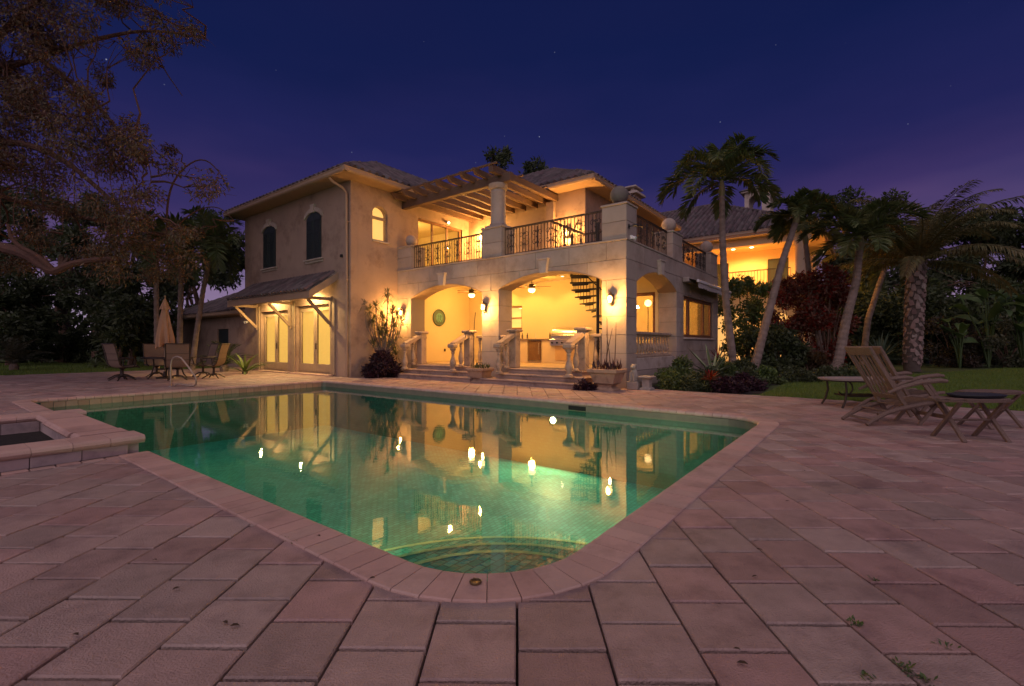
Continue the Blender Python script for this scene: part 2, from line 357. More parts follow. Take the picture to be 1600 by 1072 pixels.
for col_ in range(-75, 80):
    x0 = col_*S_; offy = .078 if col_ % 2 == 0 else .26
    for row in range(-9, 78):
        y0 = offy+row*.354
        if abs(x0+S_/2) > 1.16*max(y0, 0)+2.6: continue
        if y0 < -1.2 and abs(x0) > 4: continue
        a, b = toH(x0+S_/2, y0+.177)
        if a > DA1+.25 or b > DB1+.25: continue
        if a > 12.0 and b > 5.6: continue
        poly = [(x0+JW, y0+JC), (x0+S_-JW, y0+JC), (x0+S_-JW, y0+.354-JC), (x0+JW, y0+.354-JC)]
        hp = [toH(*p) for p in poly]; cut = False
        dd = pool_near(a, b)
        if dd[0] < -.30: continue
        if dd[0] < .34:
            nx, ny = dd[3], dd[4]; m_ = len(hp); hp = clip(hp, nx, ny, dd[1]*nx+dd[2]*ny+.07); cut = cut or len(hp) != m_ or dd[0] < .3
        if SPA[0]-.3 < a < SPA[2]+.3 and SPA[1]-.3 < b < SPA[3]+.3:
            if SPA[0] < a < SPA[2] and SPA[1]+.3 < b < SPA[3]-.3: continue
            if b < SPA[1]+.31: hp = clip(hp, 0, -1, -(SPA[1]-.10)); cut = True
            else: hp = clip(hp, 0, 1, SPA[3]-.05); cut = True
        if a > DA1-.3: hp = clip(hp, -1, 0, -DA1); cut = True
        if b > DB1-.3: hp = clip(hp, 0, -1, -DB1); cut = True
        if 9.4 < a and b > 14.6 and b < 24.0:
            if a > 9.94: continue
        if len(hp) < 3: continue
        ar = abs(sum(hp[i][0]*hp[(i+1) % len(hp)][1]-hp[(i+1) % len(hp)][0]*hp[i][1] for i in range(len(hp)))/2)
        if ar < .002: continue
        p = PM @ Vector((x0+S_/2, y0+.177, 0)); size = -99 if p.y < 1.4 or abs(p.x) > p.y*1.1 else ar/(p.y**3)
        pav.append((size, col_, row, x0+S_/2, y0+.177, hp if cut else None, a, b))
pav.sort(key=lambda q: -q[0])
sw, sh2 = S_/2-JW, .177-JC
pmesh = []
for k in range(4):
    V, F = paver_geo([(-sw, -sh2), (sw, -sh2), (sw, sh2), (-sw, sh2)], c=.004+.001*k)
    me = bpy.data.meshes.new('paver'); me.from_pydata(V, [], F); me.materials.append(PAVER); pmesh.append(me)
stuff = MB()
for i, (size, c_, r_, x, y, hp, a, b) in enumerate(pav):
    rr = random.Random(c_*977+r_); dz = rr.uniform(-.0025, .0025); tx, ty = rr.gauss(0, .0032), rr.gauss(0, .0032)
    if i < 300 and size > 0:
        if hp is None:
            M = PM @ Matrix.Translation((x, y, dz)) @ Matrix.Rotation(tx, 4, 'X') @ Matrix.Rotation(ty, 4, 'Y') @ Matrix.Rotation(rr.gauss(0, .004)+(math.pi if rr.random() < .5 else 0), 4, 'Z')
            inst('paver', pmesh[rr.randrange(4)], M, deck)
        else:
            V, F = paver_geo(hp); o = ob('paver', (V, F), PAVER, deck); o.location.z += dz
    else:
        if hp is None: hp = [toH(x+sx*sw, y+sy*sh2) for sx, sy in ((-1,-1),(1,-1),(1,1),(-1,1))]
        V, F = paver_geo(hp, h=.03, c=.005); cxx = sum(p[0] for p in hp)/len(hp); cyy = sum(p[1] for p in hp)/len(hp)
        stuff.add([(p[0], p[1], p[2]+dz*1.6+(p[0]-cxx)*ty*1.8+(p[1]-cyy)*tx*1.8) for p in V], F)
ob('paver_field', stuff, PAVER, deck, pivot=False, kind='stuff')
# ---- pool (part of the ground): shell, coping stones, water line tiles, water
MOS = bpy.data.materials.new('pool_mosaic'); MOS.use_nodes = True
def mosaic(m, wallm=False):
    t = m.node_tree; b = t.nodes['Principled BSDF']; l = t.links.new
    g = t.nodes.new('ShaderNodeNewGeometry'); mpn = t.nodes.new('ShaderNodeMapping'); mpn.inputs['Rotation'].default_value = (0, 0, -TH); l(g.outputs['Position'], mpn.inputs[0])
    if wallm:
        sx = t.nodes.new('ShaderNodeSeparateXYZ'); l(mpn.outputs[0], sx.inputs[0]); ax = t.nodes.new('ShaderNodeMath'); l(sx.outputs[0], ax.inputs[0]); l(sx.outputs[1], ax.inputs[1]); cx_ = t.nodes.new('ShaderNodeCombineXYZ'); l(ax.outputs[0], cx_.inputs[0]); l(sx.outputs[2], cx_.inputs[1]); mpn = cx_
    nz = t.nodes.new('ShaderNodeTexNoise'); nz.inputs['Scale'].default_value = 1.5; nz.inputs['Detail'].default_value = 4; l(mpn.outputs[0], nz.inputs['Vector'])
    br = t.nodes.new('ShaderNodeTexBrick'); l(mpn.outputs[0], br.inputs['Vector']); br.inputs['Scale'].default_value = 5.5; br.inputs['Brick Width'].default_value = .6; br.inputs['Row Height'].default_value = .38; br.inputs['Mortar Size'].default_value = .035; br.inputs['Bias'].default_value = -.1
    br.inputs['Color1'].default_value = (.04, .36, .27, 1); br.inputs['Color2'].default_value = (.12, .56, .44, 1); br.inputs['Mortar'].default_value = (.02, .20, .15, 1)
    mx_ = t.nodes.new('ShaderNodeMix'); mx_.data_type = 'RGBA'; mx_.blend_type = 'MULTIPLY'; l(nz.outputs['Fac'], mx_.inputs[0]); l(br.outputs['Color'], mx_.inputs[6]); mx_.inputs[7].default_value = (.30, .55, .62, 1)
    l(mx_.outputs[2], b.inputs['Base Color']); b.inputs['Roughness'].default_value = .6
mosaic(MOS)
MOSW = bpy.data.materials.new('pool_mosaic_wall_shaded'); MOSW.use_nodes = True; mosaic(MOSW, True)
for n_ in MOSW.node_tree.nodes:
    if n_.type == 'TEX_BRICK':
        for q_, c_ in (('Color1', (.02, .12, .09, 1)), ('Color2', (.035, .16, .12, 1)), ('Mortar', (.012, .09, .065, 1))): n_.inputs[q_].default_value = c_  # wall mosaic darkened: shade below the coping put into its colours
POOLTRIM = mat('step_edge_tile', (.42, .55, .28), .4, (.34, .48, .25), 20, .5)
pool = ob('pool_shell', MB(), MOS, pivot=False)
pm = MB(); ol = rrect(.03); n_ = len(ol)
pm.add([(p[0], p[1], -1.45) for p in ol], [tuple(range(n_))])
bpy.data.objects.remove(pool); pool = ob('pool', pm, MOS, pivot=False, kind='structure')
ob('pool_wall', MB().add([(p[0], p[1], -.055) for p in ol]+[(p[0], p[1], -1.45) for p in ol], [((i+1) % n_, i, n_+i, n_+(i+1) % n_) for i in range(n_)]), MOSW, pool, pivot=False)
for k0, k1 in ((10, 22), (21, 33)):
    arc = [rrect(.012)[k] for k in range(k0, k1)]; n2 = len(arc)
    ob('waterline_band', MB().add([(p[0], p[1], -.062) for p in arc]+[(p[0], p[1], -.183) for p in arc], [(k, k+1, n2+k+1, n2+k) for k in range(n2-1)]), mat('waterline_band', (.20, .17, .12), .4, (.15, .13, .10), 6, .7), pool, pivot=False)  # band in the same tile tone, darkened for the shaded wall
# curved entry steps in the near corner
for r_, z_ in ((2.14, -.72), (1.56, -.54), (1.0, -.36)):
    s1 = MB(); s2 = MB(); seg = 40; arc = []
    for k in range(seg+1):
        t = R(-14+118*k/seg); arc.append((PA0+.25+r_*math.cos(t), PB0+.25+r_*math.sin(t)))
    V = [(PA0+.1, PB0+.1, z_)]+[(p[0], p[1], z_) for p in arc]+[(p[0], p[1], -1.45) for p in arc]
    s1.add(V, [(0, k+1, k+2) for k in range(seg)]+[(k+1, seg+2+k, seg+3+k, k+2) for k in range(seg)])
    st_ = ob('step', s1, MOS, pool)
    inn = [(PA0+.25+(r_-.045)*math.cos(R(-14+118*k/seg)), PB0+.25+(r_-.045)*math.sin(R(-14+118*k/seg))) for k in range(seg+1)]
    s2.add([(p[0], p[1], z_+.005) for p in inn]+[(p[0], p[1], z_+.005) for p in arc]+[(p[0]*1.0, p[1], z_-.03) for p in arc], [(k, seg+1+k, seg+2+k, k+1) for k in range(seg)]+[(seg+1+k, 2*seg+2+k, 2*seg+3+k, seg+2+k) for k in range(seg)])
    s2.v = [(v[0]+.002*(v[0]-PA0)/r_, v[1]+.002*(v[1]-PB0)/r_, v[2]) for v in s2.v]
    ob('step_edging', s2, POOLTRIM, st_)
# waterline tiles on the two walls the camera sees
TILE = mat('waterline_tile', (.40, .25, .18), .35, (.33, .21, .15), 6, .7, rnd=.12)
tm = MB().bbox(-.097, -.012, -.125, .097, .0, 0, .004); tme = mesh_of('waterline_tile', tm); tme.materials.append(TILE)
TILE2 = mat('waterline_tile_shaded', (.20, .17, .12), .4, (.15, .13, .10), 6, .7, rnd=.12)  # darker copy of the tile, far wall shade put into its colour
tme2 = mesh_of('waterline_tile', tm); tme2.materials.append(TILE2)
nb = int((PB1-PB0-.9)/.2)
for k in range(nb): 
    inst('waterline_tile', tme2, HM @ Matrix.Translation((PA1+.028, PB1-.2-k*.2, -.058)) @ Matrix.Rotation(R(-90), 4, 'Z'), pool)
for k in range(int((PA1-PA0)/.2)):
    inst('waterline_tile', tme, HM @ Matrix.Translation((PA1-.12-k*.2, PB1+.03, -.058)), pool)
# coping stones
def coping_piece(pi0, pi1, po0, po1, z=.0, T=.06):
    prof = [(0, -T), (0, .007), (.03, .0125), (.84, .0135), (.92, .008), (.975, -.008), (1.0, -.028), (.985, -.05), (.93, -.06)]
    V = []
    for (o_, i_) in ((po0, pi0), (po1, pi1)):
        for t, zz in prof: V.append((o_[0]+(i_[0]-o_[0])*t, o_[1]+(i_[1]-o_[1])*t, z+zz))
    n = len(prof)
    return MB().add(V, [(k, k+1, n+k+1, n+k) for k in range(n-1)]+[tuple(range(n)), tuple(range(2*n-1, n-1, -1))])
def lerp(p, q, t): return (p[0]+(q[0]-p[0])*t, p[1]+(q[1]-p[1])*t)
W_ = .29
segs = []
rad = (.65, .65, .12, .12); g_ = .0032
def straight(p, q, nx, ny):
    L_ = math.hypot(q[0]-p[0], q[1]-p[1]); n = max(1, round(L_/.152)); d = ((q[0]-p[0])/L_, (q[1]-p[1])/L_)
    sl_ = MB(); base = coping_piece((0, 0), (L_/n-2*g_, 0), (0, -W_), (L_/n-2*g_, -W_)); me = mesh_of('coping_stone', base); me.materials.append(COPE)
    for k in range(n):
        s_ = (p[0]+d[0]*(L_*k/n+g_), p[1]+d[1]*(L_*k/n+g_))
        M = HM @ Matrix.Translation((s_[0], s_[1], random.uniform(-.0012, .0012))) @ Matrix.Rotation(math.atan2(d[1], d[0]), 4, 'Z')
        inst('coping_stone', me, M, pool)
def corner(cx, cyy, r_, a0):
    n = max(2, round((r_+W_)*math.pi/2/.17))
    for k in range(n):
        t0, t1 = R(a0+90*k/n)+.003, R(a0+90*(k+1)/n)-.003
        P = lambda rr_, t: (cx+rr_*math.cos(t), cyy+rr_*math.sin(t))
        ob('coping_stone', coping_piece(P(r_, t0), P(r_, t1), P(r_+W_, t0), P(r_+W_, t1)), COPE, pool)
# interior lies to the left of the direction of travel (counter-clockwise)
straight((PA0+.65, PB0), (PA1-.65, PB0), 0, 0); corner(PA1-.65, PB0+.65, .65, 270)
straight((PA1, PB0+.65), (PA1, PB1-.12), 0, 0); corner(PA1-.12, PB1-.12, .12, 0)
straight((PA1-.12, PB1), (PA0+.12, PB1), 0, 0); corner(PA0+.12, PB1-.12, .12, 90)
straight((PA0, PB1-.12), (PA0, 9.9), 0, 0); straight((PA0, 6.40), (PA0, PB0+.65), 0, 0); corner(PA0+.65, PB0+.65, .65, 180)
# water
WAT = bpy.data.materials.new('pool_water'); WAT.use_nodes = True; t = WAT.node_tree; t.nodes.clear()
def water(m, tintc, bstr=.05):
    t = m.node_tree
    q = lambda tp: t.nodes.new(tp)
    o_ = q('ShaderNodeOutputMaterial'); f_ = q('ShaderNodeFresnel'); f_.inputs[0].default_value = 3.9
    tr = q('ShaderNodeBsdfTransparent'); tr.inputs[0].default_value = (*tintc, 1); gl = q('ShaderNodeBsdfGlossy'); gl.inputs['Roughness'].default_value = .012
    g = q('ShaderNodeNewGeometry'); mpn = q('ShaderNodeMapping'); mpn.inputs['Rotation'].default_value = (0, 0, R(-15)); mpn.inputs['Scale'].default_value = (1, 2.2, 1); t.links.new(g.outputs['Position'], mpn.inputs[0])
    nz = q('ShaderNodeTexNoise'); nz.inputs['Scale'].default_value = 3.2; nz.inputs['Detail'].default_value = 4; nz.inputs['Roughness'].default_value = .55; t.links.new(mpn.outputs[0], nz.inputs['Vector'])
    bm = q('ShaderNodeBump'); bm.inputs['Strength'].default_value = bstr; bm.inputs['Distance'].default_value = .05; t.links.new(nz.outputs['Fac'], bm.inputs['Height'])
    t.links.new(bm.outputs[0], gl.inputs['Normal']); t.links.new(bm.outputs[0], f_.inputs['Normal'])
    mg = q('ShaderNodeMath'); mg.operation = 'MULTIPLY_ADD'; mg.inputs[1].default_value = 1.0; mg.inputs[2].default_value = .015; t.links.new(f_.outputs[0], mg.inputs[0])
    iv = q('ShaderNodeMath'); iv.operation = 'SUBTRACT'; iv.inputs[0].default_value = 1; t.links.new(g.outputs['Backfacing'], iv.inputs[1]); mb_ = q('ShaderNodeMath'); mb_.operation = 'MULTIPLY'; t.links.new(mg.outputs[0], mb_.inputs[0]); t.links.new(iv.outputs[0], mb_.inputs[1])
    ms = q('ShaderNodeMixShader'); t.links.new(mb_.outputs[0], ms.inputs[0]); t.links.new(tr.outputs[0], ms.inputs[1]); t.links.new(gl.outputs[0], ms.inputs[2]); t.links.new(ms.outputs[0], o_.inputs[0])
water(WAT, (.66, .98, .88), .015)
ob('pool_water', ([(p[0], p[1], WZ) for p in rrect(.028)], [tuple(range(len(rrect(.028))))]), WAT, pivot=False, kind='structure')
# underwater lamps set in the walls
LENS = mat('lamp_lens', (1, .9, .7), .3, emis=(1, .74, .34), es=45)
def pool_lamp(a, b, z, nx, ny, power, label, grp='lamps in the pool walls'):
    t_ = thing('pool_light', label, 'pool light', H(a, b, z), TH+math.atan2(ny, nx), grp)
    M = WM[t_.name] @ Matrix.Rotation(R(90), 4, 'Y')
    ob('rim', MB().lathe([(.09, -.02), (.09, .015), (.07, .022), (.065, -.02)], n=20), STEEL, t_, frame=M, smooth=True, pivot=False)
    ob('lens', MB().lathe([(.065, 0), (.065, .012), (.04, .024), (.001, .028)], n=20), LENS, t_, frame=M, smooth=True, pivot=False)
    light('pool_lamp_light', 'SPOT', H(a+nx*.06, b+ny*.06, z), power, (1, .82, .42), .06, H(a+nx*3, b+ny*3, z-.75), 170, .3)
pool_lamp(PA1+.02, 5.4, -.42, -1, 0, 190, 'bright underwater lamp set in the far pool wall below the wide arch')
pool_lamp(PA0-.02, 4.2, -.5, 1, 0, 225, 'underwater lamp set in the pool wall below the coping nearest the spa', None)
pool_lamp(5.0, PB0-.02, -.5, 0, 1, 225, 'underwater lamp set in the pool wall below the right hand coping', None)
pool_lamp(PA0-.02, 11.6, -.5, 1, 0, 70, 'underwater lamp set in the pool wall beyond the spa', None)
sk = ob('skimmer_opening', MB().box(PA1-.001, 4.62, -.16, PA1+.02, 5.02, -.075), mat('dark_hole', (.01, .01, .008), .8), pool)
# ---- raised spa beside the pool
SPAW = mat('spa_wall_tile', (.42, .31, .29), .7, (.33, .25, .24), 4, .8, .15, 40, rnd=.1, stain=(.7, .7, .74), stscale=2)
spa = thing('spa', 'raised square spa with rounded coping built against the left side of the pool', 'spa', H(-.7, 8.1, 0), TH)
zt = .195
def spa_row(a0, b0, a1, b1, axis, n, w=None):   # coping blocks along an axis
    for k in range(n):
        if axis == 'a': x0, x1 = a0+(a1-a0)*k/n+.002, a0+(a1-a0)*(k+1)/n-.002; y0, y1 = b0, b1
        else: x0, x1 = a0, a1; y0, y1 = b0+(b1-b0)*k/n+.002, b0+(b1-b0)*(k+1)/n-.002
        m_ = MB(); c_ = .018
        z0_, z1_ = zt-.085, zt
        # bullnose all round the two free long edges
        if axis == 'a': prof = [(y0+.018, z0_), (y0, z0_+.018), (y0-.012, (z0_+z1_)/2), (y0, z1_-.016), (y0+.025, z1_), (y1-.025, z1_), (y1, z1_-.016), (y1+.012, (z0_+z1_)/2), (y1, z0_+.018), (y1-.018, z0_)]; f = lambda p, q, X: (X, p, q)
        else: prof = [(x0+.018, z0_), (x0, z0_+.018), (x0-.012, (z0_+z1_)/2), (x0, z1_-.016), (x0+.025, z1_), (x1-.025, z1_), (x1, z1_-.016), (x1+.012, (z0_+z1_)/2), (x1, z0_+.018), (x1-.018, z0_)]; f = lambda p, q, X: (p, X, q)
        e0, e1 = (x0, x1) if axis == 'a' else (y0, y1)
        m_.prism(prof, lambda p, q: f(p, q, e0), lambda p, q: f(p, q, e1))
        ob('coping_block', m_, COPE, spa)
spa_row(-3.4, 6.42, 1.68, 6.86, 'a', 17)
spa_row(1.20, 6.90, 1.66, 7.2, 'b', 1); spa_row(1.18, 7.22, 1.64, 8.72, 'b', 3); spa_row(1.2, 8.75, 1.64, 9.38, 'b', 1)
spa_row(-3.4, 9.40, 1.74, 9.84, 'a', 14)
zb = zt-.087
for k in range(13):
    x0 = -3.4+k*.38; ob('wall_tile', MB().bbox(x0+.002, 6.455, .0, min(x0+.376, 1.65), 6.50, zb, .004), SPAW, spa)
ob('wall', MB().box(-3.4, 6.502, -1.2, 1.64, 6.82, zb-.002), SPAW, spa)
ob('wall', MB().box(1.24, 6.822, -1.2, 1.61, 9.42, zb-.002), SPAW, spa)
ob('wall', MB().box(-3.4, 9.422, -1.2, 1.70, 9.80, zb-.002), SPAW, spa)
for k in range(12):
    x1 = 1.236-k*.38; ob('wall_tile', MB().bbox(x1-.376, 9.385, -.14, x1-.002, 9.42, zb, .004), SPAW, spa)
ob('floor', MB().box(-3.4, 6.822, -1.0, 1.238, 9.42, -.9), MOS, spa)
WAT2 = bpy.data.materials.new('spa_water'); WAT2.use_nodes = True; WAT2.node_tree.nodes.clear(); water(WAT2, (.30, .42, .40), .05)
ob('spa_water', MB().box(-3.4, 6.823, -.095, 1.237, 9.384, -.092), WAT2, spa)
ob('skimmer_lid', MB().bbox(.2, 9.95, .012, 1.45, 10.25, .05, .008), COPE, spa)
BRK = mesh_of('border_brick', MB().bbox(-.088, -.05, -.04, .088, .05, .004, .005)); BRK.materials.append(COPE)
for k in range(27):
    inst('border_brick', BRK, HM @ Matrix.Translation((1.42-k*.187, 6.375+random.uniform(-.004, .004), random.uniform(0, .004))) @ Matrix.Rotation(random.gauss(0, .02), 4, 'Z'), deck)
# ================================================================== THE VILLA
WARM = (1, .60, .22)
villa = thing('villa', 'two storey Mediterranean villa with arched loggia, balcony and tiled hip roofs behind the pool', 'house', H(9.94, 14.92, 0), TH)
def P3(axis, p, s, z): return (p, s, z) if axis == 'A' else (s, p, z)
def arch_top(s0, s1, spring, apex):
    c = (s0+s1)/2; hw = (s1-s0)/2; h = apex-spring
    if h < .01: return lambda s: spring
    r = (hw*hw+h*h)/(2*h)
    return lambda s: apex-r+math.sqrt(max(0, r*r-(s-c)**2))
def wall(axis, p, th, s0, s1, z0, z1, ops=()):
    """solid wall whose outer face is at p and whose body lies behind it; ops = (sa, sb, zb, top function, subdivisions)"""
    cuts = {s0, s1}
    for (sa, sb, zb, tf, n) in ops:
        for k in range(n+1): cuts.add(sa+(sb-sa)*k/n)
    cuts = sorted(c for c in cuts if s0-1e-6 <= c <= s1+1e-6); m = MB()
    def hexa(u0, u1, za0, za1, zb0, zb1):
        pts = [P3(axis, q, s, z) for q in (p, p+th) for (s, z) in ((u0, za0), (u1, za1), (u1, zb1), (u0, zb0))]
        f = [(0,1,2,3),(7,6,5,4),(0,4,5,1),(1,5,6,2),(2,6,7,3),(3,7,4,0)]
        m.add(pts, f)
    for u0, u1 in zip(cuts, cuts[1:]):
        if u1-u0 < 1e-5: continue
        mid = (u0+u1)/2; op = next((o for o in ops if o[0] < mid < o[1]), None)
        if op is None: hexa(u0, u1, z0, z0, z1, z1)
        else:
            if op[2] > z0+.01: hexa(u0, u1, z0, z0, op[2], op[2])
            if op[3](mid) < z1-.01: hexa(u0, u1, op[3](u0), op[3](u1), z1, z1)
    return m
def blocks(parent, axis, p, s0, s1, zs, width, ops=(), t=.02, gap=.005, off0=0, matl=None):
    """facing stones, course by course, cut round the openings"""
    for ci, (z0, z1) in enumerate(zip(zs, zs[1:])):
        o = (off0+ci) % 2*width/2
        edges = [s0]; s = s0+width-o
        while s < s1-.25: 
            if s > s0+.2: edges.append(s)
            s += width
        edges.append(s1)
        for e0, e1 in zip(edges, edges[1:]):
            a0, a1 = e0+gap, e1-gap; n = 14; b0, b1 = z0+gap, z1-gap
            ss = sorted(set([a0+(a1-a0)*k/n for k in range(n+1)]+[q for op in ops for q in (op[0]-.001, op[0]+.001, op[1]-.001, op[1]+.001) if a0 < q < a1]))
            def low(s_):
                for op in ops:
                    if op[0] < s_ < op[1] and b0 < op[3](s_)+.0 and b1 > op[2]: return max(b0, op[3](s_)+.004)
                return b0
            runs = []; cur = []
            for s_ in ss:
                if low(s_) < b1-.02: cur.append((s_, low(s_)))
                else:
                    if len(cur) > 1: runs.append(cur)
                    cur = []
            if len(cur) > 1: runs.append(cur)
            for r_ in runs:
                simp = [r_[0]]
                for k in range(1, len(r_)-1):
                    if abs(r_[k][1]-r_[k-1][1]) > 1e-5 or abs(r_[k+1][1]-r_[k][1]) > 1e-5: simp.append(r_[k])
                simp.append(r_[-1])
                poly = simp+[(r_[-1][0], b1), (r_[0][0], b1)]
                c_ = .004
                cx = sum(q[0] for q in poly)/len(poly); cz = sum(q[1] for q in poly)/len(poly)
                m = MB(); n_ = len(poly); tt = t+random.uniform(-.002, .002)
                ins = [(q[0]+(cx-q[0])*c_/max(.1, abs(cx-q[0])+.01), q[1]+(cz-q[1])*c_/max(.1, abs(cz-q[1])+.01)) for q in poly]
                V = [P3(axis, p+.001, *q) for q in poly]+[P3(axis, p-tt+c_, *q) for q in poly]+[P3(axis, p-tt, *q) for q in ins]
                F = [(i, (i+1) % n_, n_+(i+1) % n_, n_+i) for i in range(n_)]+[(n_+i, n_+(i+1) % n_, 2*n_+(i+1) % n_, 2*n_+i) for i in range(n_)]+[tuple(range(2*n_, 3*n_))]
                if axis == 'A': F = [tuple(reversed(q)) for q in F]
                ob('stone_block', m.add(V, F), matl or STONE, parent)
Vb = lambda name, m, mt, par=villa, **k: ob(name, m, mt, par, **k)
flat = lambda z: (lambda s: z)
# ---------------- tall plaster wing
opsA = [(16.2, 18.72, .06, flat(2.74), 1), (19.4, 21.8, .06, flat(2.64), 1)]
wl = Vb('plaster_wall', wall('A', 9.94, .3, 14.92, 23.4, -.1, 7.12, opsA), STUCCO)
tA = arch_top(10.87, 11.58, 6.22, 6.47)
opsB = [(10.87, 11.58, 5.14, tA, 10), (10.93, 11.5, 1.5, flat(2.5), 1), (13.1, 15.75, 4.02, flat(6.45), 1)]
wl2 = Vb('plaster_wall', wall('B', 14.92, .3, 10.243, 16.2, -.1, 7.12, opsB), STUCCO)
Vb('end_wall', wall('B', 23.1, .3, 10.243, 20., -.1, 7.12), STUCCO)
# ---------------- lit rooms behind the windows: curtained doors, bathroom window
BLIND = mat('lit_roller_blind', (.13, .085, .03), .9, (.11, .07, .025), 1.2, .6, emis=(1, .55, .11), es=.72)
GLOW = mat('lit_window_shade', (.62, .5, .3), .9, emis=(1, .50, .13), es=.95)
GL = glass()
def door_set(b0, b1, zt_, par):
    """pair of tall glazed door leaves with drawn blinds set in a deep plaster reveal"""
    f = MB(); a_ = 10.06; w = .09
    d = Vb('glazed_door', MB().box(a_, b0+.002, .06, a_+.07, b0+w, zt_-.002).box(a_, b1-w, .06, a_+.07, b1-.002, zt_-.002).box(a_, b0+w, zt_-w, a_+.07, b1-w, zt_-.002).box(a_, b0+w, .06, a_+.07, b1-w, .12), FRAME)
    mid = (b0+b1)/2
    for (q0, q1) in ((b0+w+.008, mid-.006), (mid+.006, b1-w-.008)):
        sw_ = .12; zb_, zz = .13, zt_-w-.01
        lf = ob('door_leaf', MB().bbox(a_-.02, q0, zb_, a_+.03, q0+sw_, zz, .006).bbox(a_-.02, q1-sw_, zb_, a_+.03, q1, zz, .006).bbox(a_-.019, q0+sw_, zz-.13, a_+.029, q1-sw_, zz, .006).bbox(a_-.019, q0+sw_, zb_, a_+.029, q1-sw_, zb_+.3, .006), FRAME, d)
        ob('pane', MB().box(a_+.004, q0+sw_, zb_+.3, a_+.009, q1-sw_, zz-.13), GL, d)
        ob('blind', MB().box(a_+.06, q0+sw_-.02, zb_+.25, a_+.065, q1-sw_+.02, zz-.1), BLIND, d)
    ob('handle', MB().bbox(a_-.06, mid-.10, 1.0, a_-.02, mid-.06, 1.25, .008), DARKM, d)
door_set(16.2, 18.72, 2.74, wl); door_set(19.4, 21.8, 2.64, wl)
Vb('doorstep', MB().bbox(9.72, 16.05, 0, 9.938, 18.87, .055, .01), COPE); Vb('doorstep', MB().bbox(9.72, 19.25, 0, 9.938, 21.95, .055, .01), COPE)
# slim plaster pilasters beside the doors
for b_ in (18.9, 15.98, 21.98): Vb('door_casing', MB().bbox(9.885, b_-.1, .06, 9.938, b_+.1, 2.9, .008), FRAME)
# shuttered windows with carved headers and sills
def shutter_window(b0, b1, z0, z1):
    bm_ = (b0+b1)/2; tf = arch_top(b0, b1, z1-.22, z1)
    w = Vb('shuttered_window', MB().bbox(9.90, b0-.12, z0-.16, 9.938, b1+.12, z0-.02, .01).bbox(9.84, b0-.17, z0-.07, 9.90, b1+.17, z0-.015, .01), TRIM)
    m = MB(); n = 10
    lo = [(b0-.12+(b1-b0+.24)*k/n) for k in range(n+1)]
    tf2 = arch_top(b0-.14, b1+.14, z1-.24, z1+.03); tf3 = arch_top(b0-.14, b1+.14, z1-.08, z1+.20)
    poly = [(s, tf2(s)) for s in lo]+[(s, tf3(s)) for s in reversed(lo)]
    m.prism(poly, lambda s, z: (9.86, s, z), lambda s, z: (9.939, s, z))
    hd = ob('header', m, TRIM, w)
    ob('keystone', MB().prism([(bm_-.09, z1-.02), (bm_+.09, z1-.02), (bm_+.14, z1+.3), (bm_-.14, z1+.3)], lambda s, z: (9.82, s, z), lambda s, z: (9.939, s, z)), TRIM, w)
    for (q0, q1) in ((b0, bm_-.006), (bm_+.006, b1)):
        ss = [q0+(q1-q0)*k/6 for k in range(7)]
        poly = [(q0, z0), (q1, z0)]+[(s, tf(s)) for s in reversed(ss)]
        mm = MB().prism(poly, lambda s, z: (9.895, s, z), lambda s, z: (9.938, s, z))
        lf = ob('shutter', mm, SHUT, w)
        st_ = MB(); zmid = z0+(z1-z0)*.60
        for (za, zb_) in ((z0+.08, zmid-.04), (zmid+.04, z1-.32)):
            st_.box(9.878, q0+.07, za, 9.894, q0+.085, zb_).box(9.878, q1-.085, za, 9.894, q1-.07, zb_).box(9.878, q0+.085, za, 9.894, q1-.085, za+.015).box(9.878, q0+.085, zb_-.015, 9.894, q1-.085, zb_)
            k = za+.06
            while k < zb_-.05: st_.beam((9.888, q0+.09, k), (9.888, q1-.09, k), .012, .03); k += .055
        ob('louvres', st_, SHUT, w)
shutter_window(16.84, 17.86, 4.55, 6.36); shutter_window(20.42, 21.50, 4.55, 6.36)
# upper and lower windows in the side wall
def small_window(a0, a1, z0, z1, tf, transom):
    w = Vb('lit_window', wall('B', 15.03, .05, a0+.002, a1-.002, z0+.002, (tf((a0+a1)/2) if tf else z1)+.0, [(a0+.05, a1-.05, z0+.06, (lambda s: min((tf(s) if tf else z1)-.06, (tf(s) if tf else z1)-.06)), 8)]) if not tf else MB().box(a0+.002, 15.03, z0+.002, a0+.05, 15.08, z1-.2).box(a1-.05, 15.03, z0+.002, a1-.002, 15.08, z1-.2).box(a0+.05, 15.03, z0+.002, a1-.05, 15.08, z0+.06), FRAME)
    if transom: ob('transom', MB().bbox(a0+.05, 15.02, transom-.06, a1-.05, 15.08, transom+.05, .008), FRAME, w)
    ob('pane', MB().box(a0+.02, 15.05, z0+.03, a1-.02, 15.056, z1-.03), GL, w)
    ob('shade', MB().box(a0-.1, 15.21, z0-.1, a1+.1, 15.216, z1+.05), GLOW, w)
    ob('sill', MB().bbox(a0-.03, 14.86, z0-.06, a1+.03, 14.918, z0-.002, .01), TRIM, w)
small_window(10.87, 11.58, 5.14, 6.46, tA, 6.03); small_window(10.93, 11.5, 1.5, 2.5, None, None)
# sliding doors to the balcony
sd = Vb('sliding_door', MB().box(13.102, 15.0, 6.36, 15.748, 15.08, 6.448).box(13.102, 15.0, 4.06, 13.19, 15.08, 6.36).box(15.66, 15.0, 4.06, 15.748, 15.08, 6.36), MAHOG)
for a_ in (13.98, 14.86): ob('mullion', MB().bbox(a_-.045, 14.99, 4.06, a_+.045, 15.07, 6.36, .008), MAHOG, sd)
ob('pane', MB().box(13.19, 15.03, 4.06, 15.66, 15.036, 6.36), GL, sd)
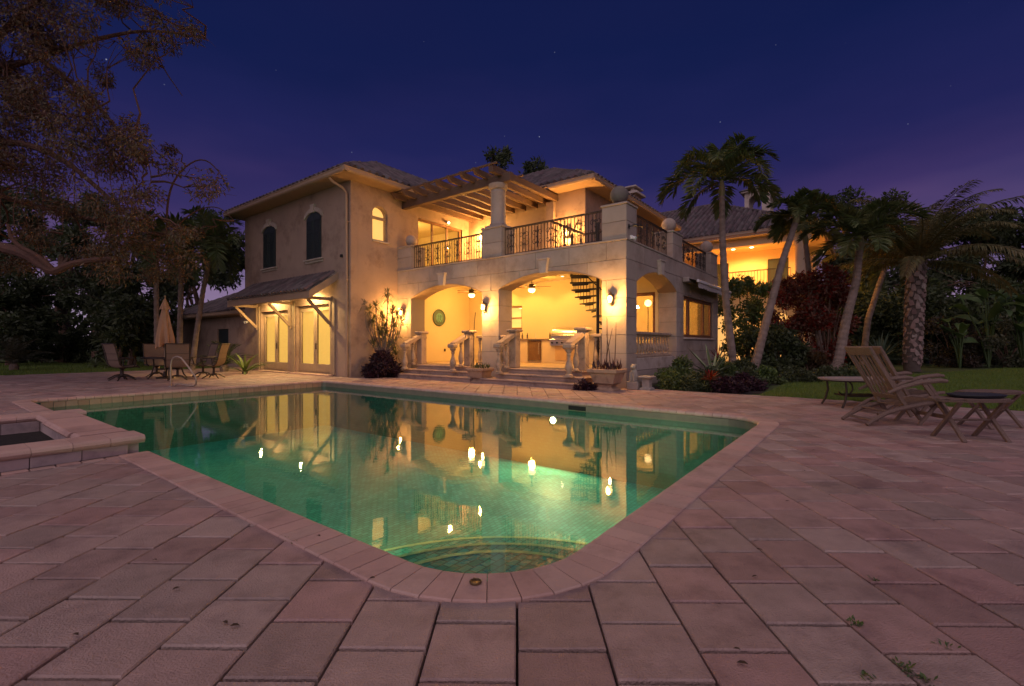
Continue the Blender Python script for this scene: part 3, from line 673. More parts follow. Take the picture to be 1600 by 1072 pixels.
# room behind the sliding doors
ROOMW = mat('room_wall', (.68, .56, .36), .9, (.62, .50, .32), .9, .6)
Vb('upstairs_room', MB().box(11.9, 18.4, 4.0, 16.3, 18.5, 6.7).box(16.2, 15.23, 4.0, 16.3, 18.4, 6.7).box(11.8, 15.23, 4.0, 11.9, 18.5, 6.7).box(11.9, 15.23, 6.6, 16.2, 18.4, 6.7).box(11.9, 15.23, 3.9, 16.2, 18.4, 4.0), ROOMW)
light('upstairs_lamp_light', 'POINT', H(13.6, 16.8, 6.1), 130, (1, .72, .32), .2)
# ---------------- stone loggia: arches
A1 = (10.49, 14.11, .46, arch_top(10.49, 14.11, 2.97, 3.38), 22); A2 = (6.03, 9.76, .46, arch_top(6.03, 9.76, 3.03, 3.43), 22)
A3 = (12.74, 16.2, .46, arch_top(12.74, 16.2, 3.0, 3.43), 22); W3 = (16.93, 20.8, 1.45, flat(2.93), 1)
core = mat('stone_core', (.20, .16, .13), .95)
fw = Vb('stone_front', wall('A', 12.06, .68, 5.31, 14.918, -.05, 4.05, [A1, A2]), core)
rw = Vb('stone_side', wall('B', 5.31, .61, 12.742, 21.6, -.05, 4.05, [A3, W3]), core)
ZS = [0, .44, .95, 1.46, 1.97, 2.48, 2.99, 3.54, 4.05]
opf = lambda A: (A[0], A[1], -5, A[3], A[4])
blocks(fw, 'A', 12.06, 5.292, 14.915, ZS, 1.2, [opf(A1), opf(A2)])
blocks(rw, 'B', 5.31, 12.062, 21.6, ZS, 1.25, [(A3[0], A3[1], .5, A3[3], 1), (W3[0], W3[1], 1.47, flat(2.93), 1)], off0=1)
# reveals
rv = Vb('stone_reveal', MB().box(12.30, 9.762, .47, 12.74, 9.768, 2.98), core)
blocks(rv, 'B', 9.762, 12.05, 12.75, [.46, .95, 1.46, 1.97, 2.48, 3.02], 2, t=.012)
blocks(rv, 'A', 16.2, 5.30, 5.93, [.46, .95, 1.46, 1.97, 2.48, 2.99], 2, t=.012)
def intrados(A, p0, p1, axis, t=.014):
    m = MB(); n = 22; ss = [A[0]+(A[1]-A[0])*k/n for k in range(n+1)]
    V = [P3(axis, q, s, A[3](s)-dz) for q in (p0, p1) for dz in (.001, t) for s in ss]; k1 = n+1
    F = [(i, i+1, k1*2+i+1, k1*2+i) for i in range(n)]+[(k1+i, k1*3+i, k1*3+i+1, k1+i+1) for i in range(n)]+[(i, k1+i, k1+i+1, i+1) for i in range(n)]+[(2*k1+i, 2*k1+i+1, 3*k1+i+1, 3*k1+i) for i in range(n)]
    return m.add(V, F)
Vb('arch_soffit', intrados(A1, 12.035, 12.75, 'A'), STUCCO); Vb('arch_soffit', intrados(A2, 12.035, 12.75, 'A'), STUCCO); Vb('arch_soffit', intrados(A3, 5.285, 5.93, 'B'), STUCCO)
for (s_, ax, p_, z_) in ((12.35, 'A', 12.035, 3.40), (7.95, 'A', 12.035, 3.44), (14.5, 'B', 5.285, 3.44)):
    m = MB(); poly = [(s_-.11, z_-.07), (s_+.11, z_-.07), (s_+.17, z_+.34), (s_-.17, z_+.34)]
    m.prism(poly, lambda s, z: P3(ax, p_-.12, s, z), lambda s, z: P3(ax, p_, s, z)); m2 = MB()
    k_ = Vb('keystone', m, TRIM)
    ob('keystone_cap', MB().add(*(lambda b_: (b_.v, b_.f))(MB().prism([(s_-.19, z_+.342), (s_+.19, z_+.342), (s_+.19, z_+.38), (s_-.19, z_+.38)], lambda s, z: P3(ax, p_-.15, s, z), lambda s, z: P3(ax, p_, s, z)))), TRIM, k_)
# parapet ledge and pillars with ball finials
Vb('parapet_ledge', MB().bbox(12.02, 5.27, 4.052, 12.76, 14.915, 4.10, .008).bbox(12.762, 5.27, 4.052, 21.6, 5.94, 4.10, .008), STONE)
BALLM = mat('dark_stone_ball', (.17, .145, .125), .9, (.12, .10, .09), 5, .9, .3, 30)  # darker stone tone, used on the corner ball only
def pillar(a0, b0, a1, b1, ztop, ball, r=.24):
    p = Vb('balcony_pillar', MB().box(a0+.02, b0+.02, 4.102, a1, b1, ztop-.06), core)
    zs = [4.102, 4.58, ztop-.06]
    blocks(p, 'A', a0+.02, b0+.002, b1, zs, 3); blocks(p, 'B', b0+.02, a0+.022, a1, zs, 3)
    blk = MB().bbox(a1, b0+.022, 4.102, a1+.018, b1, ztop-.062, .004)
    ob('side_slab', blk, STONE, p)
    ob('cap', MB().bbox(a0-.03, b0-.03, ztop-.058, a1+.03, b1+.03, ztop, .012), STONE, p)
    if ball:
        c = ((a0+a1)/2, (b0+b1)/2)
        ob('ball_finial', MB().lathe([(.16, 0), (.16, .03), (.09, .05), (.09, .07)], (c[0], c[1], ztop+.001), 16).sphere((c[0], c[1], ztop+r+.055), r, 20, 12), BALLM if r == .26 and a0 < 13 else STONE, p, smooth=True)
pillar(12.04, 5.29, 12.74, 6.03, 5.09, True, .26); pillar(12.04, 9.63, 12.74, 10.49, 5.12, False)
pillar(12.04, 14.11, 12.74, 14.915, 5.03, True, .22); pillar(15.8, 5.29, 16.8, 5.92, 5.03, True, .25); pillar(20.5, 5.29, 21.5, 5.92, 5.03, True, .26)
# balcony railings with scrollwork
def railing(ax, p, s0, s1, z0=4.16, z1=5.0, scroll=True, par=villa, every=.118, name='balcony_railing'):
    g = lambda s, z: P3(ax, p, s, z)
    r_ = ob(name, MB().beam(g(s0, z1), g(s1, z1), .05, .03).beam(g(s0, z1-.035), g(s1, z1-.035), .02, .014).beam(g(s0, z0), g(s1, z0), .03, .02), IRON, par)
    n = max(2, int(abs(s1-s0)/every)); bar = MB().beam((0, 0, 0), (0, 0, z1-z0-.04), .017, .017, up=(0, 1, 0))
    me = mesh_of('bar', bar); me.materials.append(IRON)
    for k in range(n+1):
        s = s0+(s1-s0)*(k+.0)/n; q = g(s, z0+.008); inst('bar', me, HM @ Matrix.Translation(q), r_)
    if scroll:
        nn = max(1, int(abs(s1-s0)/.5)); 
        for k in range(nn):
            c = s0+(s1-s0)*(k+.5)/nn; m = MB(); zc = (z0+z1)/2
            for sg_ in (-1, 1):
                for sv in (-1, 1):
                    pts = []
                    for i in range(15):
                        t = i/14*2.1*math.pi; rr_ = .105*(1-i/19); pts.append(g(c+sg_*(.022+.085-rr_*math.cos(t)*.9), zc+sv*(.13+rr_*math.sin(t)*1.0)))
                    m.tube(pts, .009, 4)
            m.sphere(g(c, zc), .035, 8, 5); m.tube([g(c, zc-.33), g(c, zc+.33)], .014, 5)
            for sv in (-1, 1):
                for sg_ in (-1, 0, 1): m.sphere(g(c+sg_*.06, zc+sv*.20+abs(sg_)*-.03*sv), .022, 6, 4)
            ob('scrollwork', m, IRON, r_)
railing('A', 12.2, 10.51, 14.09); railing('A', 12.2, 6.05, 9.61); railing('B', 5.5, 12.76, 15.78); railing('B', 5.5, 16.82, 20.48)
railing('B', 7.85, 12.25, 14.4, name='stairwell_railing', scroll=True); railing('A', 14.4, 6.0, 7.85, name='stairwell_railing', scroll=False)
# floors and ceilings of the loggia and balcony
FLT = mat('loggia_floor_tile', (.42, .31, .20), .5, (.36, .26, .17), 2, .8, .1, 30, rnd=.1)
Vb('balcony_floor', MB().box(12.745, 8.0, 3.78, 16.195, 14.915, 3.98).box(14.5, 5.925, 3.78, 16.195, 8.0, 3.98).box(16.5, 5.925, 3.78, 21.6, 9.9, 3.98).box(12.745, 5.925, 3.78, 12.9, 8.0, 3.98), STUCCOIN)
Vb('loggia_base', MB().box(12.05, 5.93, .0, 16.19, 14.91, .43), core)
fl = Vb('loggia_floor', MB().box(12.05, 5.93, .431, 16.19, 14.91, .437), STONED); ft = MB()
for i in range(7):
    for j in range(15): 
        x0, y0 = 12.76+i*.49, 5.95+j*.597
        ob('floor_tile', MB().bbox(x0+.004, y0+.004, .438, min(x0+.486, 16.18), min(y0+.593, 14.9), .458, .003), FLT, fl)
Vb('loggia_back_wall', wall('A', 16.2, .25, 5.935, 14.915, .3, 3.775, [(11.85, 13.3, 1.85, flat(2.85), 1), (6.05, 7.5, .48, flat(3.05), 1)]), STUCCOIN)
Vb('loggia_side_lining', MB().box(12.745, 14.885, .46, 16.195, 14.917, 3.775), STUCCOIN)
Vb('loggia_front_lining', wall('A', 12.745, .02, 5.935, 14.88, .46, 3.775, [A1, A2]), STUCCOIN)
Vb('loggia_right_lining', wall('B', 5.925, .02, 12.77, 16.195, .46, 3.775, [A3]), STUCCOIN)
# window in the loggia back wall and glazed door at its right end
bw = Vb('kitchen_window', MB().box(16.26, 11.852, 1.852, 16.32, 11.92, 2.848).box(16.26, 13.23, 1.852, 16.32, 13.298, 2.848).box(16.26, 11.92, 2.78, 16.32, 13.23, 2.848).box(16.26, 11.92, 1.852, 16.32, 13.23, 1.92).box(16.262, 11.92, 2.30, 16.318, 13.23, 2.36), MAHOG)
ob('pane', MB().box(16.29, 11.92, 1.92, 16.295, 13.23, 2.78), GL, bw); ob('shade', MB().box(16.42, 11.8, 1.8, 16.43, 13.35, 2.95), GLOW, bw)
gd = Vb('glazed_side_door', MB().box(16.24, 6.052, .48, 16.32, 6.15, 3.048).box(16.24, 7.4, .48, 16.32, 7.498, 3.048).box(16.24, 6.15, 2.93, 16.32, 7.4, 3.048).box(16.24, 6.15, .48, 16.32, 7.4, .7), MAHOG)
ob('pane', MB().box(16.27, 6.15, .7, 16.275, 7.4, 2.93), GL, gd)
# the room at the right end, seen through its big window and the side door
Vb('dining_room', MB().box(16.46, 9.8, .3, 21.3, 9.9, 3.775).box(16.452, 8.0, .3, 16.46, 9.8, 3.775).box(21.3, 5.93, .3, 21.58, 9.9, 3.775).box(16.46, 5.93, .3, 21.3, 9.8, .46).box(16.46, 5.93, 3.70, 21.3, 9.8, 3.775), ROOMW)
light('dining_room_light', 'POINT', H(18.9, 8.3, 3.2), 170, (1, .60, .20), .25)
bwn = Vb('picture_window', MB().box(16.935, 5.370, 1.455, 17.05, 5.450, 2.925).box(20.68, 5.370, 1.455, 20.795, 5.450, 2.925).box(17.05, 5.370, 2.82, 20.68, 5.450, 2.925).box(17.05, 5.370, 1.455, 20.68, 5.450, 1.56), MAHOG)
for a_ in (17.75, 19.65): ob('mullion', MB().bbox(a_-.075, 5.355, 1.56, a_+.075, 5.450, 2.82, .01), MAHOG, bwn)
for (q0, q1) in ((17.05, 17.675), (17.825, 19.575), (19.725, 20.68)): ob('pane', MB().box(q0, 5.400, 1.56, q1, 5.406, 2.82), GL, bwn)
ob('sill', MB().bbox(16.88, 5.22, 1.38, 20.85, 5.288, 1.447, .012), TRIM, bwn)
# ---------------- upper storey behind the balcony
Vb('upper_wall', wall('A', 16.2, .3, 9.9, 14.915, 3.985, 7.12), STUCCO)
Vb('upper_wall', wall('A', 15.8, .3, 8.6, 9.898, 3.985, 7.12), STUCCO); Vb('upper_wall', wall('B', 8.6, .3, 16.1, 24.6, 3.985, 7.12, [(17.2, 18.6, 4.02, flat(6.3), 1)]), STUCCO)
for (nm, m_) in (('balcony_door', MB().box(17.202, 8.68, 4.02, 18.598, 8.74, 6.298)),):
    dd_ = Vb(nm, m_, MAHOG)
Vb('lower_wall', MB().box(21.6, 8.6, -.1, 24.6, 8.9, 3.98), STUCCO)
# ---------------- roofs
def roof_tile_mesh(w=.30, l=.44):
    m = MB(); n = 5; V = []
    for y, s in ((0, 1.0), (l, .86)):
        for k in range(n+1):
            t = math.pi*k/n; V.append((-math.cos(t)*w*.34*s, y, math.sin(t)*.115*s+.012))
        V.append((w*.5, y, .012)); 
    k1 = n+2
    F = [(i+1, i, k1+i, k1+i+1) for i in range(n+1)]
    base = len(V); V += [(-w*.34, 0, -.015), (w*.34, 0, -.015)]
    F.append(tuple([base, base+1]+list(range(n, -1, -1))))
    return m.add(V, F)
RT = roof_tile_mesh(); RTM = mesh_of('roof_tile', RT, True); add_smooth_angle(RTM); RTM.materials.append(ROOF)
def roof_face(e0, e1, tops, spacing=(.30, .38), skip=None):
    """tile positions over one plane: e0->e1 eave line, tops = remaining corners (counter-clockwise from outside)"""
    e0, e1 = Vector(e0), Vector(e1); tops = [Vector(t) for t in tops]
    x = (e1-e0).normalized(); nrm = x.cross(tops[0]-e0).normalized()
    if nrm.z < 0: nrm = -nrm
    y = nrm.cross(x)
    poly = [((p-e0).dot(x), (p-e0).dot(y)) for p in [e0, e1]+tops]
    out = []; ymax = max(p[1] for p in poly); r_ = 0; yy = -.05
    while yy < ymax-.15:
        xs = []
        yc = max(.01, yy+.19)
        for i in range(len(poly)):
            p, q = poly[i], poly[(i+1) % len(poly)]
            if (p[1] > yc) != (q[1] > yc): xs.append(p[0]+(q[0]-p[0])*(yc-p[1])/(q[1]-p[1]))
        if len(xs) >= 2:
            x0, x1 = min(xs), max(xs); xx = math.ceil((x0+.06)/spacing[0])*spacing[0]
            while xx < x1-.06:
                o = e0+x*xx+y*yy+nrm*(.01+.012)
                M = Matrix((x, y, nrm)).transposed().to_4x4(); M.translation = o
                M = M @ Matrix.Rotation(.055, 4, 'X') @ Matrix.Rotation(random.gauss(0, .015), 4, 'Z'); out.append(M); xx += spacing[0]
        yy += spacing[1]
    und = MB().add([p for p in [e0, e1]+tops]+[p-nrm*.08 for p in [e0, e1]+tops], [tuple(range(len(poly))), tuple(range(2*len(poly)-1, len(poly)-1, -1))]+[(i, len(poly)+i, len(poly)+(i+1) % len(poly), (i+1) % len(poly)) for i in range(len(poly))])
    return out, und
def roof(parent, faces, plain, name='roof', nmax=300):
    tiles = []; u = MB()
    for f in faces:
        t_, und = roof_face(*f); tiles += t_; u.add(und.v, und.f)
    for p in plain: u.add(p, [tuple(range(len(p)))])
    rf = ob(name, u, ROOFU, parent, pivot=False)
    tiles.sort(key=lambda M: (HM @ M).translation.length); st_ = MB()
    for M in tiles[:nmax]: inst('roof_tile', RTM, HM @ M, rf)
    for M in tiles[nmax:]: st_.add([M @ Vector(v) for v in RT.v], RT.f)
    if st_.v: ob('roof_tiles_beyond', st_, ROOF, rf, pivot=False, smooth=False, kind='stuff')
    return rf
def ridge(parent, p, q, r=.11):
    p, q = Vector(p), Vector(q); n = max(1, int((q-p).length/.4)); m = MB()
    for k in range(n):
        a_, b_ = p.lerp(q, k/n), p.lerp(q, (k+1.08)/n); m.tube([a_+Vector((0, 0, .03)), b_+Vector((0, 0, .05))], [r*1.08, r*.9], 8)
    ob('ridge_tiles', m, ROOF, parent, smooth=True)
EZ = 7.30; RZ = 9.92
c0, c1, c2 = (9.34, 14.32, EZ), (9.34, 23.95, EZ), (14.15, 19.13, RZ)
d0, d1, dv, dr, dr0 = (15.2, 8.0, EZ), (24.8, 8.0, EZ), (15.2, 14.32, EZ), (20.0, 19.13, RZ), (20.0, 12.8, RZ)
vr = roof(villa, [(c0, dv, [dr, c2]), (c1, c0, [c2]), (dv, d0, [dr0, dr]), (d0, d1, [dr0])],
          [[c1, c2, dr, (24.8, 23.95, EZ)], [d1, (24.8, 23.95, EZ), dr, dr0]])
vr.data.materials[0] = ROOFU
ridge(vr, c0, c2); ridge(vr, c1, c2); ridge(vr, c2, dr); ridge(vr, d0, dr0); ridge(vr, dr0, dr); ridge(vr, dr0, d1)
# eaves: gutter board and boarded soffit
def gutter_prof(): return [(0, 0), (.09, 0), (.125, .05), (.125, .13), (.145, .15), (.145, .17), (0, .17)]
def eave(parent, p, q, out, name='gutter_board'):
    p, q, out = Vector(p), Vector(q), Vector(out); m = MB()
    pr_ = gutter_prof(); V = [e_+out*x_+Vector((0, 0, z_-.17)) for e_ in (p, q) for (x_, z_) in pr_]; n = len(pr_)
    m.add(V, [tuple(range(n)), tuple(range(2*n-1, n-1, -1))]+[(i, n+i, n+(i+1) % n, (i+1) % n) for i in range(n)])
    ob(name, m, FASCIA, parent)
ez = EZ-.005
eave(villa, (9.34, 14.18, ez), (9.34, 23.95, ez), (-1, 0, 0)); eave(villa, (9.2, 14.32, ez), (15.2, 14.32, ez), (0, -1, 0))
eave(villa, (15.2, 7.86, ez), (15.2, 14.2, ez), (-1, 0, 0)); eave(villa, (15.06, 8.0, ez), (24.8, 8.0, ez), (0, -1, 0))
Vb('soffit', MB().box(9.345, 14.325, 7.122, 16.2, 16.0, 7.15).box(9.345, 16.0, 7.122, 10.3, 23.94, 7.15), SOFFIT); Vb('soffit', MB().box(15.205, 8.005, 7.124, 24.79, 9.2, 7.152).box(15.205, 9.2, 7.124, 16.6, 14.32, 7.152), SOFFIT)
# downspout at the corner
Vb('downspout', MB().tube([(9.30, 15.25, 7.10), (9.42, 15.22, 6.98), (9.72, 15.12, 6.84), (9.85, 15.06, 6.66), (9.86, 15.05, 3.4), (9.86, 15.05, .05)], .05, 8).box(9.80, 14.99, 3.5, 9.938, 15.11, 3.54).box(9.80, 14.99, 5.6, 9.938, 15.11, 5.64), FASCIA, smooth=True)
# ---------------- tiled canopy over the doors
cp = Vb('door_canopy', MB().add([(8.85, 15.75, 3.10), (8.85, 22.4, 3.10), (9.938, 22.4, 3.84), (9.938, 15.75, 3.84), (8.85, 15.75, 2.98), (8.85, 22.4, 2.98), (9.938, 22.4, 3.72), (9.938, 15.75, 3.72)], [(0,3,2,1),(4,5,6,7),(0,1,5,4),(2,3,7,6),(1,2,6,5),(3,0,4,7)]), mat('canopy_underside', (.62, .56, .46), .8))
ct, _ = roof_face((8.80, 22.45, 3.12), (8.80, 15.70, 3.12), [(9.935, 15.70, 3.87), (9.935, 22.45, 3.87)], (.235, .33))
for M in ct: inst('roof_tile', RTM, HM @ M @ Matrix.Diagonal((.80, .86, .85, 1)), cp)
ob('fascia_board', MB().bbox(8.80, 15.70, 2.84, 8.848, 22.45, 3.095, .006), FASCIA, cp)
for b_ in (15.70, 22.402):
    ob('barge_board', MB().add([(8.85, b_, 2.86), (9.936, b_, 3.60), (9.936, b_, 3.87), (8.85, b_, 3.13), (8.85, b_+.047, 2.86), (9.936, b_+.047, 3.60), (9.936, b_+.047, 3.87), (8.85, b_+.047, 3.13)], [(0,1,2,3),(7,6,5,4),(0,4,5,1),(2,6,7,3),(0,3,7,4),(1,5,6,2)]), FASCIA, cp)
for b_ in (16.15, 19.1, 22.1):
    ob('bracket', MB().box(9.86, b_-.045, 1.85, 9.936, b_+.045, 3.0).box(8.9, b_-.045, 2.84, 9.858, b_+.045, 2.95).beam((9.85, b_, 1.98), (9.0, b_, 2.83), .085, .10), FASCIA, cp)
for b_ in (17.2, 20.4):
    ob('recessed_lamp', MB().lathe([(.08, 0), (.08, .015), (.055, .02)], (9.45, b_, 3.345), 12), mat('lamp_lens_warm', (1, .9, .7), .3, emis=(1, .82, .5), es=7), cp)
    light('canopy_light', 'SPOT', H(9.42, b_, 3.30), 260, (1, .78, .46), .04, H(9.55, b_, 0), 165, .6)
    light('canopy_bounce_light', 'POINT', H(9.30, b_, 3.05), 20, (1, .82, .5), .05)
# ---------------- pergola and its column
pg = Vb('pergola', MB().bbox(12.25, 9.45, 6.60, 12.45, 14.915, 6.90, .01), WOODP)
ob('side_beam', MB().bbox(11.75, 9.78, 6.82, 15.79, 9.96, 7.06, .01), WOODP, pg)
rm = MB().prism([(11.55, 6.98), (11.70, 6.84), (16.15, 6.84), (16.15, 7.04), (11.55, 7.04)], lambda x, z: (x, -.06, z), lambda x, z: (x, .06, z))
rmm = mesh_of('rafter', rm); rmm.materials.append(WOODP)
for k in range(8):
    b_ = 10.45+k*.6
    if b_ < 14.8: inst('rafter', rmm, HM @ Matrix.Translation((0, b_, 0)), pg)
for a_ in (11.75, 13.2, 14.7): ob('purlin', MB().bbox(a_-.04, 9.6, 7.042, a_+.04, 14.85, 7.10, .006), WOODP, pg)
Vb('stone_column', MB().box(12.1, 9.72, 5.122, 12.68, 10.40, 5.19).lathe([(.30, 5.19), (.30, 5.25), (.265, 5.28), (.258, 5.34), (.255, 6.28), (.265, 6.31), (.25, 6.33), (.25, 6.40), (.30, 6.43), (.315, 6.48), (.33, 6.50), (.33, 6.598)], (12.39, 10.06, 0), 24), STONE, smooth=True)
Vb('pilaster', MB().bbox(15.62, 9.9, 3.985, 15.798, 10.25, 6.815, .01), STUCCO)
# ---------------- garden steps with stone balustrades
STEPM = mat('step_stone', (.36, .245, .19), .75, (.27, .19, .15), 4, .9, .25, 40, stain=(.55, .55, .58), stscale=2.5)
BAL = mat('baluster_stone', (.40, .29, .205), .8, (.30, .22, .16), 6, .8, .2, 60, stain=(.6, .58, .55), stscale=3)
for grp in (((10.05, 14.05, 10.95, .152), (10.3, 13.6, 11.27, .305), (10.75, 13.25, 11.59, .457)), ((5.98, 9.6, 10.95, .152), (6.15, 9.25, 11.27, .305), (6.4, 9.0, 11.59, .457))):
    stp = Vb('garden_steps', MB().box(11.2, grp[0][0]+.1, 0, 12.03, grp[0][1]-.1, .1), STEPM)
    for (b0, b1, a0, z_) in grp:
        ob('tread', MB().bbox(a0-.03, b0-.03, z_-.055, 12.03, b1+.03, z_, .018), STEPM, stp)
        ob('riser', MB().box(a0, b0, z_-.152, 12.03, b1, z_-.057), STEPM, stp)
def baluster(h, r=.085, n=12):
    return [(r*.95, 0), (r*.95, .05*h), (r*.55, .09*h), (r*.62, .13*h), (r*1.0, .30*h), (r*.92, .40*h), (r*.45, .62*h), (r*.42, .74*h), (r*.62, .80*h), (r*.45, .84*h), (r*.85, .93*h), (r*.95, h)]
def stair_rail(b_, sgn):
    """newel at the top, sloping rail down to a front baluster"""
    r_ = Vb('stair_balustrade', MB().bbox(11.78, b_-.14, .459, 12.03, b_+.14, 1.58, .015), BAL)
    ob('newel_cap', MB().bbox(11.72, b_-.21, 1.582, 12.09, b_+.21, 1.68, .03), BAL, r_)
    ob('sloping_rail', MB().beam((11.80, b_, 1.50), (11.12, b_, 1.20), .22, .11).bbox(10.98, b_-.14, 1.08, 11.22, b_+.14, 1.22, .03), BAL, r_)
    ob('baluster', MB().lathe(baluster(.74, .11), (11.12, b_, .33), 14).box(11.01, b_-.11, .306, 11.23, b_+.11, .33), BAL, r_, smooth=True)
    ob('baluster', MB().lathe(baluster(.86, .09), (11.5, b_, .459), 14), BAL, r_, smooth=True)
for b_ in (13.35, 10.95, 9.0, 6.55): stair_rail(b_, 1)
def balustrade(ax, p, s0, s1, z0, z1, n, name='balustrade'):
    g = lambda s, z: P3(ax, p, s, z); w = .11
    def bx_(sa, sb, za, zb_, w_=w): 
        return MB().bbox(*( (p-w_, sa, za, p+w_, sb, zb_) if ax == 'A' else (sa, p-w_, za, sb, p+w_, zb_)), .02)
    r_ = Vb(name, bx_(s0, s1, z1-.09, z1, .13), BAL); ob('base_rail', bx_(s0, s1, z0, z0+.08, .13), BAL, r_)
    me = mesh_of('baluster', MB().lathe(baluster(z1-z0-.17, .075), n=10), True); me.materials.append(BAL)
    for k in range(n): inst('baluster', me, HM @ Matrix.Translation(g(s0+(s1-s0)*(k+.5)/n, z0+.08)), r_)
balustrade('B', 5.6, 12.745, 16.19, .80, 1.58, 14); 
Vb('dwarf_wall', MB().bbox(12.745, 5.36, .0, 16.19, 5.9, .80, .01), TRIM)
balustrade('A', 12.2, 13.5, 14.1, .46, 1.5, 3); balustrade('A', 12.2, 6.7, 6.04, .46, 1.5, 3) if False else balustrade('A', 12.2, 6.04, 6.4, .46, 1.5, 2); balustrade('A', 12.2, 9.15, 9.74, .46, 1.5, 3); balustrade('A', 12.2, 10.5, 10.8, .46, 1.5, 2)
# chimney
ch = Vb('chimney', MB().box(26.2, 11.0, 8.0, 27.2, 12.2, 10.0), STUCCO)
ob('chimney_cap', MB().bbox(26.0, 10.8, 10.0, 27.4, 12.4, 10.15, .02).bbox(26.1, 10.9, 10.4, 27.3, 12.3, 10.5, .02).box(26.3, 11.1, 10.15, 26.5, 11.3, 10.4).box(26.9, 11.1, 10.15, 27.1, 11.3, 10.4).box(26.3, 11.9, 10.15, 26.5, 12.1, 10.4), TRIM, ch)
# ================================================================== low wing on the left
lw = thing('low_wing', 'single storey side wing with a long tiled roof left of the tall plaster wall', 'annexe', H(11, 24, 0), TH)
ob('plaster_wall', wall('A', 11, .3, 23.42, 35.5, -.1, 2.7, [(27.9, 29.4, .9, flat(2.05), 1), (24.3, 25.2, .05, flat(2.15), 1)]), STUCCO, lw)
ob('end_wall', MB().box(11, 35.502, -.1, 20, 35.8, 2.7), STUCCO, lw)
wn = ob('dark_window', MB().box(11.08, 27.9, .9, 11.12, 29.4, 2.05), SHUT, lw)
ob('dark_door', MB().box(11.08, 24.302, .05, 11.12, 25.198, 2.148), SHUT, lw)
roof(lw, [((10.4, 36, 2.9), (10.4, 23.42, 2.9), [(15.6, 23.42, 5.5), (15.6, 30.8, 5.5)])], [[(10.4, 36, 2.9), (15.6, 30.8, 5.5), (20.8, 36, 2.9)]])
eave(lw, (10.4, 36, 2.895), (10.4, 23.42, 2.895), (-1, 0, 0)); ob('soffit', MB().box(10.405, 23.42, 2.702, 11.29, 35.9, 2.72), SOFFIT, lw)
ob('downspout', MB().tube([(10.35, 25.0, 2.75), (10.45, 25.0, 2.6), (10.85, 24.95, 2.5), (10.92, 24.9, 2.3), (10.92, 24.9, 0)], .05, 8).tube([(10.92, 23.9, 2.7), (10.92, 23.9, 0)], .05, 8), FASCIA, lw, smooth=True)
ob('soffit_lamp', MB().lathe([(.08, -.02), (.08, 0)], (10.68, 24.1, 2.700), 12), MATS['lamp_lens_warm'], lw)
light('soffit_light', 'SPOT', H(10.66, 24.1, 2.66), 90, (1, .74, .38), .05, H(10.5, 24.6, 0), 160, .6)
# ================================================================== far right wing with upper porch
fr = thing('right_wing', 'far wing with an orange lit upper porch, tiled roof and small belfry behind the palms', 'annexe', H(28, 6, 0), TH)
SRW = mat('porch_stucco', (.68, .52, .32), .9, (.62, .47, .28), 1, .7)
ob('lower_wall', wall('A', 28.0, .3, 2.6, 13, -.1, 4.0, [(3.3, 4.7, .3, arch_top(3.3, 4.7, 2.4, 2.9), 10), (5.6, 7.6, .3, arch_top(5.6, 7.6, 2.5, 3.1), 10)]), SRW, fr)
ob('side_wall', MB().box(28.302, 2.6, -.1, 36, 2.9, 3.99), SRW, fr)
for (q0, q1) in ((3.2, 4.8), (5.5, 7.7)): ob('lit_window', MB().box(28.2, q0+.1, .3, 28.24, q1-.1, 3.1), mat('lit_far_window', (.5, .35, .18), .9, emis=(1, .50, .14), es=.6), fr)
ob('porch_floor', MB().box(27.7, 2.4, 4.0, 36, 13, 4.15), SRW, fr)
ob('porch_back_wall', wall('A', 32.0, .3, 3.4, 13, 4.15, 6.9, [(3.9, 5.0, 4.2, flat(6.35), 1), (7.2, 8.8, 4.2, flat(6.35), 1)]), SRW, fr)
for (q0, q1) in ((3.9, 5.0), (7.2, 8.8)): ob('dark_doorway', MB().box(32.1, q0, 4.2, 32.15, q1, 6.35), SHUT, fr)
ob('porch_ceiling', MB().box(27.205, 2.005, 6.9, 36, 15, 6.97), SRW, fr); ob('porch_beam', MB().box(27.75, 2.4, 6.5, 28.1, 13, 6.898), SRW, fr)
COLM = mat('column_plaster', (.58, .45, .34), .8, (.5, .39, .3), 4, .7)
for (a_, b_) in ((27.95, 2.85), (33.2, 2.85), (27.95, 8.9)):
    ob('porch_column', MB().box(a_-.34, b_-.34, 4.151, a_+.34, b_+.34, 4.3).lathe([(.29, 4.3), (.27, 4.4), (.26, 6.2), (.30, 6.25), (.33, 6.35), (.33, 6.498)], (a_, b_, 0), 18), COLM, fr, smooth=True)
railing('A', 27.85, 3.3, 8.5, 4.25, 5.15, False, fr, .15, 'porch_railing')
er = [(27.2, 2.0, 7.15), (27.2, 15, 7.15), (33.6, 15, 10.6), (33.6, 8.4, 10.6)]
frr = roof(fr, [((27.2, 15, 7.15), (27.2, 2.0, 7.15), [(33.6, 8.4, 10.6), (33.6, 15, 10.6)]), ((27.2, 2.0, 7.15), (40, 2.0, 7.15), [(33.6, 8.4, 10.6)])], [])
ridge(frr, (27.2, 2, 7.15), (33.6, 8.4, 10.6)); ridge(frr, (33.6, 8.4, 10.6), (33.6, 15, 10.6))
eave(fr, (27.2, 1.86, 7.145), (27.2, 15, 7.145), (-1, 0, 0)); eave(fr, (27.06, 2.0, 7.145), (40, 2.0, 7.145), (0, -1, 0))
